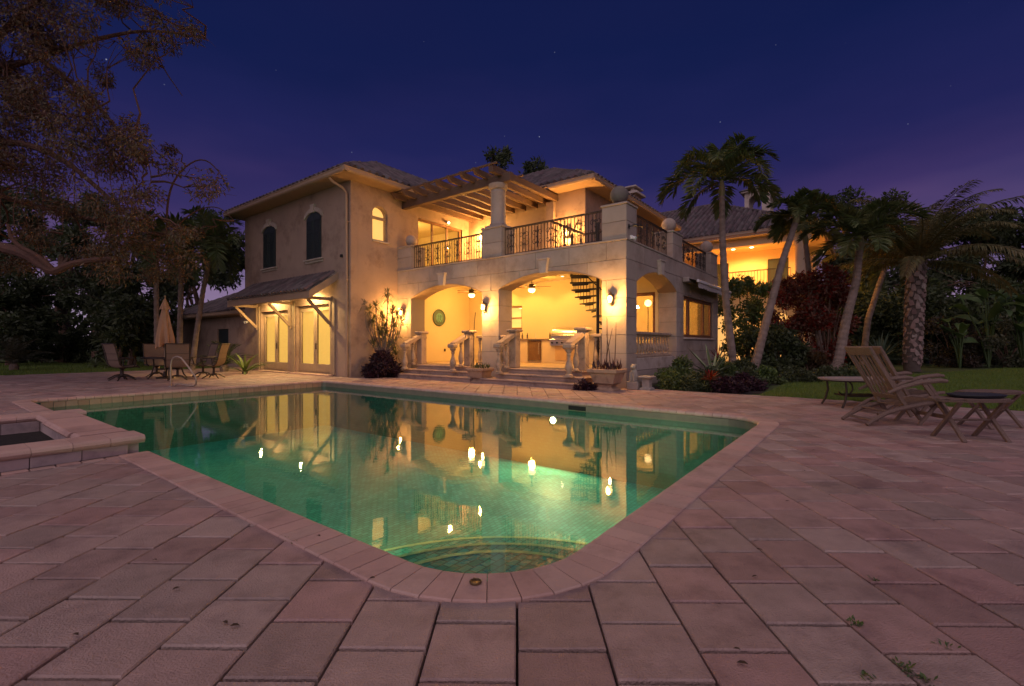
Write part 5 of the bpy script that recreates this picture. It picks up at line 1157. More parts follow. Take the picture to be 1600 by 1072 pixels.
# ================================================================== STEAMER CHAIRS AND SIDE TABLES
def steamer(label, pos, rz, mtl=TEAK):
    """folding teak steamer chair; faces +x, origin on the deck under the hip"""
    t_ = thing('steamer_chair', label, 'deck chair', pos, rz, 'wooden steamer chairs on the right of the deck')
    w = .27; A = lambda x, y, z_: (x, y, z_)
    hip = (-.02, .26); top = (-.50, 1.10)
    for s in (-1, 1):
        L_ob('back_stile', MB().beam((hip[0]+.10, s*(w-.02), .14), (top[0], s*(w-.02), top[1]), .035, .05, up=(1, 0, 0)), mtl, t_)
        # curved rear leg that runs on into the seat rail
        L_ob('rear_leg', MB().tube([(-.58, s*w, .02), (-.46, s*w, .10), (-.30, s*w, .19), (-.12, s*w, .25), (.12, s*w, .30), (.48, s*w, .37), (.58, s*w, .38)], [.026, .032, .034, .034, .032, .03, .028], 8), mtl, t_, smooth=True)
        L_ob('front_leg', MB().beam((.20, s*(w+.035), .63), (.66, s*(w+.035), .0), .03, .05, up=(1, 0, 0)), mtl, t_)
        L_ob('armrest', MB().tube([(-.30, s*(w+.03), .49), (-.10, s*(w+.035), .575), (.15, s*(w+.04), .645), (.42, s*(w+.04), .675), (.53, s*(w+.04), .665)], [.022, .030, .036, .036, .025], 8), mtl, t_, smooth=True)
        L_ob('arm_strut', MB().beam((-.14, s*(w+.002), .25), (-.10, s*(w+.032), .62), .03, .04, up=(1, 0, 0)), mtl, t_) if False else None
        L_ob('foot_leg', MB().beam((.50, s*(w-.05), .36), (.20, s*(w-.05), .0), .028, .045, up=(1, 0, 0)), mtl, t_)
    L_ob('head_rail', MB().bbox(-.025, -w-.01, -.07, .025, w+.01, .07, .012), mtl, t_) if False else ob('head_rail', MB().bbox(-.022, -w-.01, -.075, .022, w+.01, .075, .012), mtl, t_, frame=WM[t_.name] @ Matrix.Translation((top[0], 0, top[1])) @ Matrix.Rotation(R(-30), 4, 'Y'), pivot=False)
    ob('lower_back_rail', MB().bbox(-.018, -w+.02, -.04, .018, w-.02, .04, .008), mtl, t_, frame=WM[t_.name] @ Matrix.Translation((-.11, 0, .42)) @ Matrix.Rotation(R(-30), 4, 'Y'), pivot=False)
    for k in range(6):
        y = -w+.075+k*(2*w-.15)/5
        L_ob('back_slat', MB().beam((-.12, y, .435), (-.475, y, 1.065), .010, .032, up=(0, 1, 0)), mtl, t_)
    for k in range(9):
        x = -.04+k*.062; L_ob('seat_slat', MB().bbox(x-.024, -w+.03, .285+.18*(x+.04)*1.0+.0, x+.024, w-.03, .303+.18*(x+.04), .005), mtl, t_)
    L_ob('rear_stretcher', MB().bbox(-.50, -w, .065, -.40, w, .085, .006), mtl, t_)
    L_ob('rear_stretcher', MB().bbox(-.30, -w, .20, -.18, w, .222, .006), mtl, t_)
    L_ob('front_stretcher', MB().bbox(.58, -w-.03, .10, .61, w+.03, .16, .006), mtl, t_)
    return t_
WM_s = steamer('nearer weathered wooden steamer chair with a curved arm and slatted back', Vector((5.80, 7.16, 0)), R(-2))
copy_thing(WM_s, Vector((6.76, 8.25, 0)), R(2), 'farther weathered wooden steamer chair half hidden behind the nearer one')
# long low oval table on curved metal legs
t_ = thing('coffee_table', 'long oval stone topped patio table on curved dark metal legs behind the chairs', 'table', (7.02, 9.1, 0), R(-4))
n = 40; V = []
ovl = [(1.0*math.copysign(abs(math.cos(t))**.75, math.cos(t)), .46*math.copysign(abs(math.sin(t))**.75, math.sin(t))) for t in [2*math.pi*k/n for k in range(n)]]
L_ob('table_top', MB().prism(ovl, lambda x, y: (x*.985, y*.985, .515), lambda x, y: (x, y, .545)), mat('stone_table_top', (.36, .30, .28), .5, (.27, .22, .21), 4, .8, .1, 30), t_)
L_ob('rim', MB().prism(ovl, lambda x, y: (x*.94, y*.94, .49), lambda x, y: (x*.96, y*.96, .514)), DARKM, t_)
for sx in (-1, 1):
    for sy in (-1, 1): L_ob('leg', MB().tube([(sx*.72, sy*.30, .50), (sx*.70, sy*.29, .3), (sx*.74, sy*.31, .12), (sx*.80, sy*.33, 0)], .02, 8), DARKM, t_, smooth=True)
    L_ob('scroll', MB().tube([(sx*(.55-.14*math.sin(t)), 0, .35+.14*math.cos(t)) for t in [k*.35 for k in range(13)]], .014, 6), DARKM, t_, smooth=True)
L_ob('shelf', MB().bbox(-.62, -.24, .20, .62, .24, .225, .01), DARKM, t_)
# folding side tables
def fold_table(label, pos, rz, L_=.80, W__=.42, h=.50):
    t_ = thing('folding_table', label, 'side table', pos, rz, 'folding wooden side tables')
    hl, hw = L_/2, W__/2; n = 28
    pts = [(hl*math.copysign(abs(math.cos(t))**.8, math.cos(t)), hw*math.copysign(abs(math.sin(t))**.8, math.sin(t))) for t in [2*math.pi*k/n for k in range(n)]]
    L_ob('edge', MB().prism(pts, lambda x, y: (x*.98, y*.98, h-.032), lambda x, y: (x, y, h-.012)), TEAK, t_)
    for k in range(7):
        y0 = -hw+.02+k*(W__-.04)/7; y1 = y0+(W__-.04)/7-.006; m_ = max(abs(y0), abs(y1)); xl = hl*max(.2, 1-(m_/hw)**2.2)**.45-.02
        L_ob('slat', MB().bbox(-xl, y0, h-.0115, xl, y1, h+.006, .004), TEAK, t_)
    for sx in (-1, 1):
        x = sx*hl*.55
        L_ob('leg', MB().beam((x-.0, -hw*.75, h-.035), (x-.0, hw*.85, .0), .028, .05, up=(1, 0, 0)), TEAK, t_); L_ob('leg', MB().beam((x+.032, hw*.75, h-.035), (x+.032, -hw*.85, .0), .028, .05, up=(1, 0, 0)), TEAK, t_)
    L_ob('stretcher', MB().tube([(-hl*.55, 0, .245), (hl*.55, 0, .245)], .014, 8), TEAK, t_)
    return t_
ft_ = fold_table('folding wooden side table nearest the camera with a dark cushion on it', Vector((5.77, 5.95, 0)), R(0), .98, .48, .52)
copy_thing(ft_, Vector((6.95, 6.85, 0)), R(10), 'second folding wooden table standing just behind the near one')
t_ = thing('seat_cushion', 'dark blue grey cushion lying flat on the near folding table', 'cushion', Vector((5.90, 5.98, .527)), R(2))
m = MB(); V = []; n = 28
L_ob('cover', MB().lathe([(.001, 0), (.28, 0), (.32, .02), (.32, .035), (.27, .05), (.001, .055)], n=28, sx=1.05, sy=.62), mat('cushion_fabric', (.030, .030, .042), .9, (.02, .02, .028), 30, .6, .2, 90), t_, smooth=True)
L_ob('piping', MB().tube([(.33*1.03*math.cos(t), .33*.62*math.sin(t), .034) for t in [2*math.pi*k/28 for k in range(29)]], .006, 5), BLACK, t_)
# ================================================================== VEGETATION
def leafmat(n, c1, c2, rnd=.35, trans=.30, rough=.55, scale=1.5): return mat(n, c1, rough, c2, scale, .9, rnd=rnd, trans=trans, spec=.35)
BARKB = mat('brown_bark', (.15, .085, .055), .9, (.085, .05, .035), 4, .9, .5, 14)
BARKP = mat('palm_bark', (.25, .185, .15), .85, (.16, .12, .10), 5, .9, .4, 20, stain=(.6, .6, .55), stscale=2)
LBIG = leafmat('warm_lit_olive_leaves', (.155, .090, .050), (.08, .062, .030), rnd=.45); LDK = leafmat('dark_leaves', (.045, .070, .028), (.062, .070, .030)); LGRN = leafmat('green_leaves', (.07, .13, .035), (.11, .13, .045))  # spreading tree: olive leaf colour browned to carry warm light from the house
LPALM = leafmat('palm_leaves', (.065, .115, .038), (.12, .115, .04), rnd=.25); LPALM2 = leafmat('date_palm_leaves', (.085, .10, .038), (.16, .115, .045), rnd=.25)
LRED = leafmat('copper_leaves', (.22, .065, .038), (.10, .04, .026), rnd=.4); LRED2 = leafmat('red_bromeliad', (.30, .018, .018), (.14, .02, .015)); LPUR = leafmat('purple_leaves', (.05, .018, .028), (.028, .014, .018))
LBLUE = leafmat('blue_green_agave', (.075, .115, .075), (.11, .15, .095), rnd=.15, trans=.05); LPALE = leafmat('variegated_leaves', (.20, .22, .11), (.07, .11, .04)); LBAN = leafmat('banana_leaves', (.045, .095, .030), (.075, .11, .035), rnd=.2)
def leaves(cen, rad, per, L0, W0, seed=0, droop=.3, flat=1., curl=0.):
    """leaf sized faces scattered through clumps; returns vertices, quads"""
    r = np.random.default_rng(seed); cen = np.asarray(cen, float); rad = np.asarray(rad, float)
    idx = np.repeat(np.arange(len(cen)), per); n = len(idx)
    d = r.normal(size=(n, 3)); d /= np.linalg.norm(d, axis=1)[:, None]+1e-9; rr = r.random(n)**.45
    p = cen[idx]+d*(rad[idx]*rr)[:, None]*np.array([1, 1, flat])
    ax = d*.6+r.normal(size=(n, 3))*.8; ax[:, 2] -= droop; ax /= np.linalg.norm(ax, axis=1)[:, None]+1e-9
    sd = np.cross(ax, r.normal(size=(n, 3))); sd /= np.linalg.norm(sd, axis=1)[:, None]+1e-9
    l = L0*(.6+.8*r.random(n)); w = W0*(.6+.8*r.random(n))
    V = np.stack([p, p+ax*(l*.45)[:, None]+sd*(w*.5)[:, None], p+ax*l[:, None]-np.array([0, 0, 1])*(l*curl)[:, None], p+ax*(l*.45)[:, None]-sd*(w*.5)[:, None]], 1).reshape(-1, 3)
    return V, np.arange(4*n).reshape(-1, 4)
def wob(p, q, k=.12, n=6, seed=0):
    r = random.Random(seed); p, q = Vector(p), Vector(q); L_ = (q-p).length; out = [p]
    for i in range(1, n):
        out.append(p.lerp(q, i/n)+Vector((r.gauss(0, 1), r.gauss(0, 1), r.gauss(0, .7)))*L_*k*.35+Vector((0, 0, L_*.05*math.sin(math.pi*i/n))))
    return out+[q]
def tree(name, label, base, limbs, clumps, per, L0, W0, lm, bm=BARKB, r0=.3, seed=1, droop=.4, group=None, kind='tree', flat=.8, twigs=True):
    """limbs: list of point lists (world) with start radius; clumps: list of (x,y,z,r)"""
    t_ = thing(name, label, kind, base, 0, group); base = Vector(base)
    m = MB(); samples = []
    for (pts, ra, rb) in limbs:
        pts = [Vector(p) for p in pts]
        for _ in range(2): pts = [pts[0]]+[x_ for p_, q_ in zip(pts, pts[1:]) for x_ in (p_.lerp(q_, .25), p_.lerp(q_, .75))]+[pts[-1]]
        n = len(pts); m.tube(pts, [ra+(rb-ra)*i/(n-1) for i in range(n)], 8)
        for p in pts: samples.append(Vector(p))
    ob('trunk', m, bm, t_, frame='W', smooth=True)
    if twigs:
        tw = MB(); r = random.Random(seed)
        S = np.array([list(s) for s in samples])
        for (x, y, z_, rr) in clumps:
            c = Vector((x, y, z_)); d = ((S-np.array([x, y, z_]))**2).sum(1); s = samples[int(d.argmin())]
            pts = wob(s, c, .16, 5, r.random()); tw.tube(pts, [.035, .028, .022, .016, .012, .007], 4)
            for k in range(3):
                e_ = c+Vector((r.gauss(0, 1), r.gauss(0, 1), r.gauss(-.3, .8)))*rr*.7; tw.tube(wob(pts[3], e_, .2, 3, r.random()), [.012, .009, .006, .003], 3)
        ob('branches', tw, bm, t_, frame='W')
    V, F = leaves([(c[0], c[1], c[2]) for c in clumps], [c[3] for c in clumps], per, L0, W0, seed, droop, flat)
    ob('crown', (V, F), lm, t_, frame='W')
    return t_
# ---- the big spreading tree at the left edge of the deck
rr = random.Random(3)
def ipol(tab, v):
    for (v0, a), (v1, b) in zip(tab, tab[1:]):
        if v0 <= v <= v1: return a+(b-a)*(v-v0)/(v1-v0)
    return tab[0][1] if v < tab[0][0] else tab[-1][1]
dense = [(-250, 200), (0, 170), (60, 165), (120, 120), (170, 190), (230, 235), (290, 225), (330, 265), (380, 300), (440, 240)]
outer = [(-250, 360), (0, 320), (60, 300), (110, 270), (160, 255), (200, 250), (240, 330), (300, 355), (350, 372), (400, 340), (440, 280)]
cl = []
while len(cl) < 560:
    u, v = rr.uniform(-330, 380), rr.uniform(-260, 432); y = rr.uniform(11.5, 17.5)
    d_, o_ = ipol(dense, v), ipol(outer, v)
    if u > o_: continue
    if u > d_ and rr.random() > .22: continue
    if v > 330 and rr.random() < .55: continue
    p = PX(u, v, y); cl.append((p.x, p.y, p.z, rr.uniform(.32, .68) if u < d_-15 else rr.uniform(.22, .45)))
q = lambda u, v, y: PX(u, v, y)
B0 = Vector((-22, 14.5, 0))
limbs = [([B0, B0+Vector((.4, .1, 1.8)), B0+Vector((1.3, .2, 3.6)), q(-300, 300, 14.3), q(-200, 200, 14.2), q(-100, 60, 14), q(40, -60, 14), q(150, -160, 13.8)], .62, .10),
         ([B0+Vector((.9, .2, 2.9)), q(-230, 380, 13.4), q(-90, 372, 12.6), q(0, 385, 12), q(45, 398, 11.8), q(70, 418, 11.7), q(85, 426, 11.7), q(105, 414, 11.8), q(140, 407, 12), q(182, 404, 12.2)], .17, .06),
         ([q(85, 424, 11.7), q(60, 400, 11.6), q(20, 380, 11.5), q(12, 350, 11.5)], .08, .03),
         ([q(-300, 300, 14.3), q(-150, 250, 14), q(0, 215, 13.8), q(90, 240, 13.6), q(160, 300, 13.4), q(215, 350, 13.3)], .15, .03),
         ([q(-150, 250, 14), q(-20, 300, 15), q(80, 330, 15.5), q(180, 350, 16), q(260, 370, 16)], .11, .03),
         ([q(-200, 200, 14.2), q(-60, 130, 15), q(60, 90, 15.2), q(150, 60, 15), q(235, 45, 15), q(320, 60, 15)], .12, .02),
         ([q(60, 90, 15.2), q(140, 150, 15), q(190, 210, 15), q(230, 270, 15)], .09, .02), ([q(235, 45, 15), q(250, 100, 15), q(285, 150, 15)], .03, .01),
         ([q(260, 370, 16), q(262, 300, 16), q(285, 262, 16), q(318, 245, 16), q(345, 270, 16), q(358, 300, 16)], .04, .01), ([q(260, 370, 16), q(300, 330, 16), q(340, 320, 16), q(366, 345, 16)], .03, .01),
         ([q(-60, 130, 15), q(20, 30, 14.5), q(110, -40, 14), q(250, -70, 14)], .12, .03)]
for k in range(26):     # bare hanging twigs
    u, v = rr.uniform(0, 230), rr.uniform(170, 300); y = rr.uniform(12, 14); dx = rr.uniform(-18, 25)
    limbs.append(([q(u, v, y), q(u+dx*.6, v+30, y), q(u+dx*.3, v+60, y), q(u+dx, v+95, y)], .014, .005))
tree('spreading_tree', 'huge spreading tree with drooping brown twigs filling the upper left corner', B0, limbs, cl, 230, .12, .036, LBIG, mat('red_brown_bark', (.11, .05, .032), .9, (.06, .03, .022), 6, .9, .5, 14), r0=.6, seed=11, droop=.9, flat=.8)
# ---- trees behind the lawn on the left
def gtree(label, u, y, vtop, vlow, wpx, n, per, lm, seed, r0=.22, lean=0, name='garden_tree', L0=.3, W0=.12, grp='dark trees beyond the left lawn', rmul=1.):
    r = random.Random(seed); base = GP(u, 538+882/y) if False else Vector(((u-800)/735*y, y, 0))
    c = []
    for k in range(n):
        t = r.random(); vv_ = vtop+(vlow-vtop)*t; half = wpx*math.sin(math.pi*(.12+.80*t))**.7
        p = PX(u+lean+r.uniform(-half, half), vv_, y+r.uniform(-1, 1)*wpx/735*y*.7); c.append((p.x, p.y, max(.5, p.z), r.uniform(.5, 1.0)*y/30*rmul))
    topz = PX(u+lean, (vtop+vlow)/2, y)
    lb = [(wob(base, topz, .08, 6, seed), r0, r0*.35)]
    for k in range(5):
        i = r.randrange(n); e_ = Vector(c[i][:3]); lb.append((wob(base.lerp(topz, .45+.1*k), e_, .15, 5, seed+k), r0*.4, .04))
    return tree(name, label, base, lb, c, per, L0, W0, lm, seed=seed, group=grp, droop=.3)
gtree('dark tree with a thick pale trunk standing behind the left lawn', 98, 31, 300, 490, 120, 32, 420, LDK, 21, .42)
gtree('low dark tree at the far left edge beyond the sago palm', 15, 27, 430, 545, 75, 22, 420, LDK, 22, .2)
gtree('bushy dark tree right behind the left dining chair', 205, 27, 420, 540, 62, 26, 420, LDK, 23, .2)
gtree('tall loose tree rising behind the roof of the low wing', 300, 40, 340, 470, 80, 30, 400, LDK, 24, .3, L0=.4, W0=.16)
gtree('far tree filling the gap between the trunks above the left lawn', 150, 42, 330, 500, 90, 16, 400, LDK, 25, .3, L0=.4, W0=.16)
gtree('far tree at the left edge of the picture behind the spreading tree', -20, 38, 300, 520, 110, 20, 400, LDK, 26, .35, L0=.4, W0=.16)
gtree('small tree showing its branching red brown stem behind the dining chairs', 188, 24, 470, 545, 38, 14, 380, LDK, 27, .12)
def hedge(name, label, pts, hgt, dep, n, per, lm, seed, L0=.16, W0=.07, cat='hedge', rad=(.25, .5), grp=None):
    r = random.Random(seed); c = []; pts = [Vector(p) for p in pts]; 
    for k in range(n):
        t = r.random()*(len(pts)-1); i = min(int(t), len(pts)-2); p = pts[i].lerp(pts[i+1], t-i); rr_ = r.uniform(*rad)
        c.append((p.x+r.uniform(-dep, dep), p.y+r.uniform(-dep, dep), r.uniform(rr_*.5, max(rr_*.6, hgt-rr_*.8)), rr_))
    t_ = thing(name, label, cat, pts[0].lerp(pts[-1], .5), 0, grp); m = MB()
    for (x, y, z_, rr_) in c[::2]: m.tube([(x+r.uniform(-.1, .1), y+r.uniform(-.1, .1), -.04), (x, y, z_)], [.02, .008], 4)
    ob('stems', m, BARKB, t_, frame='W'); V, F = leaves([q_[:3] for q_ in c], [q_[3] for q_ in c], per, L0, W0, seed, .1, .85); V[:, 2] = np.maximum(V[:, 2], -.03)
    ob('foliage', (V, F), lm, t_, frame='W'); return t_
hedge('hedge', 'long dark hedge closing the lawn at the far left', [(-34, 30, 0), (-26, 31, 0), (-16, 33, 0)], 2.6, 1.0, 90, 300, LDK, 31, .22, .09)
# ---- palms
def frond_mesh(name, L_, e0, curve, nl, ll, lw, m_, seed, vee=.5, hang=.5, tilt=0.):
    r = random.Random(seed); n = 14; pts = []; x = z_ = 0; a = e0
    for i in range(n+1):
        pts.append(Vector((x, 0, z_))); a -= curve/n*(.5+1.0*i/n); x += L_/n*math.cos(a); z_ += L_/n*math.sin(a)
    m = MB(); m.tube(pts, [.022*(1-.85*i/n)*max(.7, L_/2.2) for i in range(n+1)], 4)
    for k in range(nl):
        t = .10+.88*k/nl; i = min(int(t*n), n-1); f = t*n-i; p = pts[i].lerp(pts[i+1], f); d = (pts[i+1]-pts[i]).normalized(); up = Vector((-d.z, 0, d.x))
        l = ll*(math.sin(math.pi*(.10+.83*t))**.6)*r.uniform(.85, 1.1)
        for s in (-1, 1):
            dr = (d*(.55+.3*t)+Vector((0, s, 0))*.8+up*vee*r.uniform(.4, 1.2)+Vector((0, r.gauss(0, .07), -hang*r.uniform(.6, 1.3)))).normalized()
            mid = p+dr*l*.5; tip = p+dr*l*.93+Vector((0, 0, -l*.22*hang*2*r.uniform(.6, 1.4))); w_ = dr.cross(up if abs(dr.dot(up)) < .9 else d).normalized()*lw*.5
            m.add([p, mid+w_, tip, mid-w_], [(0, 1, 2, 3)])
    me = mesh_of(name, m); me.materials.append(m_); return me
def palm(label, pts, ra, rb, fr, n, name='palm_tree', shaft=None, lm=LPALM, seed=0, rings=True, top_el=80, low_el=-15, grp='slender palms beside the far wing', wind=0., bm=BARKP, rag=False):
    """pts = trunk points (world); fr = dict of frond data; crown at the last point"""
    t_ = thing(name, label, 'palm tree', (pts[0][0], pts[0][1], 0), 0, grp); r = random.Random(seed)
    P = [Vector(p) for p in pts]; S = []
    for i in range(len(P)-1):
        for k in range(16): S.append(P[i].lerp(P[i+1], k/16))
    S.append(P[-1])
    for _ in range(4): S = [S[0]]+[(S[i-1]+S[i]*2+S[i+1])/4 for i in range(1, len(S)-1)]+[S[-1]]
    m = MB(); m2 = len(S); rad = [ra*(1.35 if i == 0 else 1)+(rb-ra)*i/(m2-1)+(.014 if rings and i % 2 else 0) for i in range(m2)]
    m.tube(S, rad, 12); ob('trunk', m, bm, t_, frame='W', smooth=not rings)
    top = S[-1]; d = (S[-1]-S[-4]).normalized()
    if shaft:
        ob('crownshaft', MB().tube([top-d*.05, top+d*shaft*.3, top+d*shaft*.8, top+d*shaft], [rb*1.05, rb*1.35, rb*.9, rb*.6], 12), mat('crownshaft_green', (.14, .16, .06), .6, (.20, .15, .07), 3, .7), t_, frame='W', smooth=True); top = top+d*shaft*.9
    meshes = [frond_mesh('frond', fr['L']*f, R(e_), fr['curve']*c_, fr['nl'], fr['ll'], fr['lw'], lm, seed*10+k, fr.get('vee', .5), fr.get('hang', .5)) for k, (e_, c_, f) in enumerate(((top_el, 1.0, .85), ((top_el+low_el)/2+12, 1.1, 1.0), ((top_el+low_el)/2-8, 1.05, 1.0), (low_el, .8, .95)))]
    for k in range(n):
        lvl = min(3, int(4*k/n)); az = k*2.399+r.gauss(0, .15)
        if wind: az += -wind*math.sin(az)*.7
        M = Matrix.Translation(top) @ Matrix.Rotation(az, 4, 'Z') @ Matrix.Rotation(r.gauss(0, .10), 4, 'Y') @ Matrix.Rotation(r.gauss(0, .22), 4, 'X') @ Matrix.Scale(r.uniform(.88, 1.08), 4)
        inst('frond', meshes[lvl], M, t_)
    return t_
AD = dict(L=2.45, curve=2.05, nl=60, ll=.74, lw=.085, vee=.75, hang=.28)
palm('tall slender palm rising in front of the far wing, highest of the row', [PX(1152, 590, 17)*1, PX(1146, 572, 17), PX(1134, 470, 17), PX(1129, 380, 17), PX(1128, 305, 17)], .15, .085, AD, 15, shaft=.55, seed=12, top_el=84, low_el=16)
palm('slender palm leaning right from the flower bed across the far porch', [PX(1166, 592, 17.5), PX(1180, 570, 17.5), PX(1198, 500, 17.5), PX(1222, 410, 17.8), PX(1243, 348, 18)], .17, .095, dict(AD, L=1.55, ll=.6), 12, shaft=.3, seed=2, low_el=28)
palm('slim palm behind the leaning one, its pale crownshaft lit by the porch', [PX(1290, 578, 21), PX(1284, 555, 21), PX(1268, 465, 21), PX(1259, 380, 21)], .13, .09, dict(AD, L=1.75, ll=.6), 10, shaft=.6, seed=3, low_el=34)
palm('stout leaning palm with ringed grey trunk right of the red shrubs', [PX(1302, 583, 18.5), PX(1310, 565, 18.5), PX(1322, 500, 18.5), PX(1338, 440, 18.5), PX(1343, 390, 18.5)], .20, .11, dict(AD, L=2.2, curve=1.8), 16, shaft=.55, seed=4, low_el=10)
palm('thin leaning palm trunk in shade between the stout palm and the date palm', [PX(1348, 570, 25), PX(1356, 500, 25), PX(1372, 450, 25), PX(1388, 405, 25)], .15, .11, dict(AD, L=2.4), 12, shaft=.4, seed=5)
# date palm with boot-covered trunk
DP = dict(L=4.9, curve=1.35, nl=80, ll=.62, lw=.05, vee=.35, hang=.55)
dpt = [PX(1425, 580, 21), PX(1424, 560, 21), PX(1428, 480, 21), PX(1432, 410, 21)]
dp = palm('big date palm with a thick stub covered trunk and wide arching crown', dpt, .30, .33, DP, 38, name='date_palm', lm=LPALM2, seed=6, rings=False, top_el=84, low_el=22, grp=None, bm=mat('date_palm_bark', (.10, .075, .06), .9, (.06, .045, .04), 5, .9, .5, 12))
stub = MB().sqlathe([(.075, 0), (.085, .10), (.05, .30), (.012, .42)], sx=1, sy=.4); sme = mesh_of('frond_stub', stub); sme.materials.append(mat('frond_stub_fibre', (.26, .19, .16), .9, (.15, .11, .10), 9, .9, .3, 30, rnd=.3))
for k in range(150):
    z_ = .25+4.55*k/150; az = k*2.399; c_ = dpt[0].lerp(dpt[-1], z_/dpt[-1].z); rad = .33+.03*(z_/5)
    M = Matrix.Translation((c_.x+rad*math.cos(az), c_.y+rad*math.sin(az), z_)) @ Matrix.Rotation(az+math.pi/2, 4, 'Z') @ Matrix.Rotation(R(-14+random.gauss(0, 5)), 4, 'X') @ Matrix.Rotation(random.gauss(0, .25), 4, 'Y'); inst('frond_stub', sme, M, dp)
# slim palms by the low wing
for (pts, ra, lab, sd) in (([(245, 592, 20), (245, 520, 20), (244, 440, 20), (246, 390, 20)], .10, 'slim straight palm trunk just left of the umbrella', 7), ([(281, 585, 22), (281, 520, 22), (283, 440, 22), (284, 395, 22)], .12, 'straight palm trunk just right of the umbrella, in front of the low wing', 8), ([(300, 580, 22), (307, 520, 22), (318, 450, 22), (332, 385, 22)], .11, 'palm leaning right in front of the low wing, its crown beside the eave', 9)):
    palm(lab, [PX(*p) for p in pts], ra, ra*.75, dict(AD, L=2.2, nl=36), 13, shaft=.4, seed=sd, grp='palms in front of the low wing')
# sago-like palms and rosette plants
def rosette(name, label, pos, n, L_, W__, lm, seed, cat='plant', el=(15, 80), curve=.6, seg=4, grp=None, thick=0., group_parts='leaf'):
    t_ = thing(name, label, cat, pos, random.Random(seed).random()*6, grp); r = random.Random(seed)
    protos = []
    for v_ in range(3):
        m = MB(); V = []; a = 0; x = z_ = 0
        for i in range(seg+1):
            f = i/seg; w = W__*(.55+.9*f-1.35*f*f if f < .8 else .4*(1-f)/.2*.6)+.002; V += [(x, -w/2, z_+w*.18), (x, 0, z_), (x, w/2, z_+w*.18)]
            x += L_/seg*math.cos(a); z_ += L_/seg*math.sin(a); a -= curve*(.7+.3*v_)/seg
        F = []
        for i in range(seg):
            for j in range(2): F.append((i*3+j, i*3+j+1, i*3+j+4, i*3+j+3))
        if thick:
            k = len(V); V += [(p[0], p[1]*.9, p[2]-thick*(1-.8*(i//3)/seg)) for i, p in enumerate(V)]; F += [tuple(q_+k for q_ in reversed(f_)) for f_ in F]
        me = mesh_of('leaf', m.add(V, F), True); me.materials.append(lm); protos.append(me)
    for k in range(n):
        az = k*2.399+r.gauss(0, .2); e_ = R(el[0]+(el[1]-el[0])*((k+.5)/n)+r.gauss(0, 6))
        M = WM[t_.name] @ Matrix.Translation((0, 0, .02)) @ Matrix.Rotation(az, 4, 'Z') @ Matrix.Rotation(-e_, 4, 'Y') @ Matrix.Rotation(r.gauss(0, .2), 4, 'X') @ Matrix.Scale(r.uniform(.75, 1.1), 4)
        inst('leaf', protos[k % 3], M, t_)
    L_ob('core', MB().lathe([(W__*.6, -.05), (W__*.7, .05), (W__*.2, .14)], n=8), BARKB, t_); return t_
def cycad(label, pos, L_, n, seed, lm=LDK, stem=.3, grp=None, name='cycad'):
    t_ = thing(name, label, 'palm', pos, 0, grp); r = random.Random(seed)
    L_ob('trunk', MB().lathe([(.16, 0), (.18, stem*.5), (.12, stem)], n=10), BARKP, t_)
    ms = [frond_mesh('frond', L_, R(e_), c_, 30, .30*L_/1.3, .03, lm, seed+k, .3, .2) for k, (e_, c_) in enumerate(((75, 1.0), (45, 1.1), (20, .9)))]
    for k in range(n):
        M = Matrix.Translation(Vector(pos)+Vector((0, 0, stem))) @ Matrix.Rotation(k*2.399, 4, 'Z') @ Matrix.Rotation(r.gauss(0, .1), 4, 'Y') @ Matrix.Scale(r.uniform(.85, 1.1), 4); inst('frond', ms[min(2, 3*k//n)], M, t_)
cycad('dark cycad with arching fronds at the left edge of the deck', PX(22, 575, 22)*1-Vector((0, 0, PX(22, 575, 22).z)), 1.6, 22, 41, leafmat('cycad_leaves', (.06, .05, .025), (.03, .035, .02)))
cycad('small cycad behind the dining set in front of the low wing', Vector((-12.6, 20.6, 0)), 1.3, 18, 42)
for k, (u, y, lab) in enumerate(((148, 24.5, 'pale striped grassy clump at the edge of the left lawn, left of the other one'), (168, 23.8, 'pale striped grassy clump at the lawn edge nearer the dining chairs'))):
    rosette('spider_plant', lab, Vector(((u-800)/735*y, y, 0)), 34, .85, .06, LPALE, 50+k, el=(15, 80), curve=1.5, grp='striped clumps by the left lawn')
rosette('large_bromeliad', 'big strap leaved plant with pale green lower leaf beside the right dining chair', Vector((-10.9, 19.2, 0)), 16, 1.35, .16, LGRN, 55, el=(20, 75), curve=1.0)
rosette('large_agave', 'big blue green agave rosette beyond the lawn left of the date palm', Vector(((1376-800)/735*22, 22, .45)), 46, 1.35, .13, LBLUE, 56, el=(-8, 82), curve=.25, thick=.02)
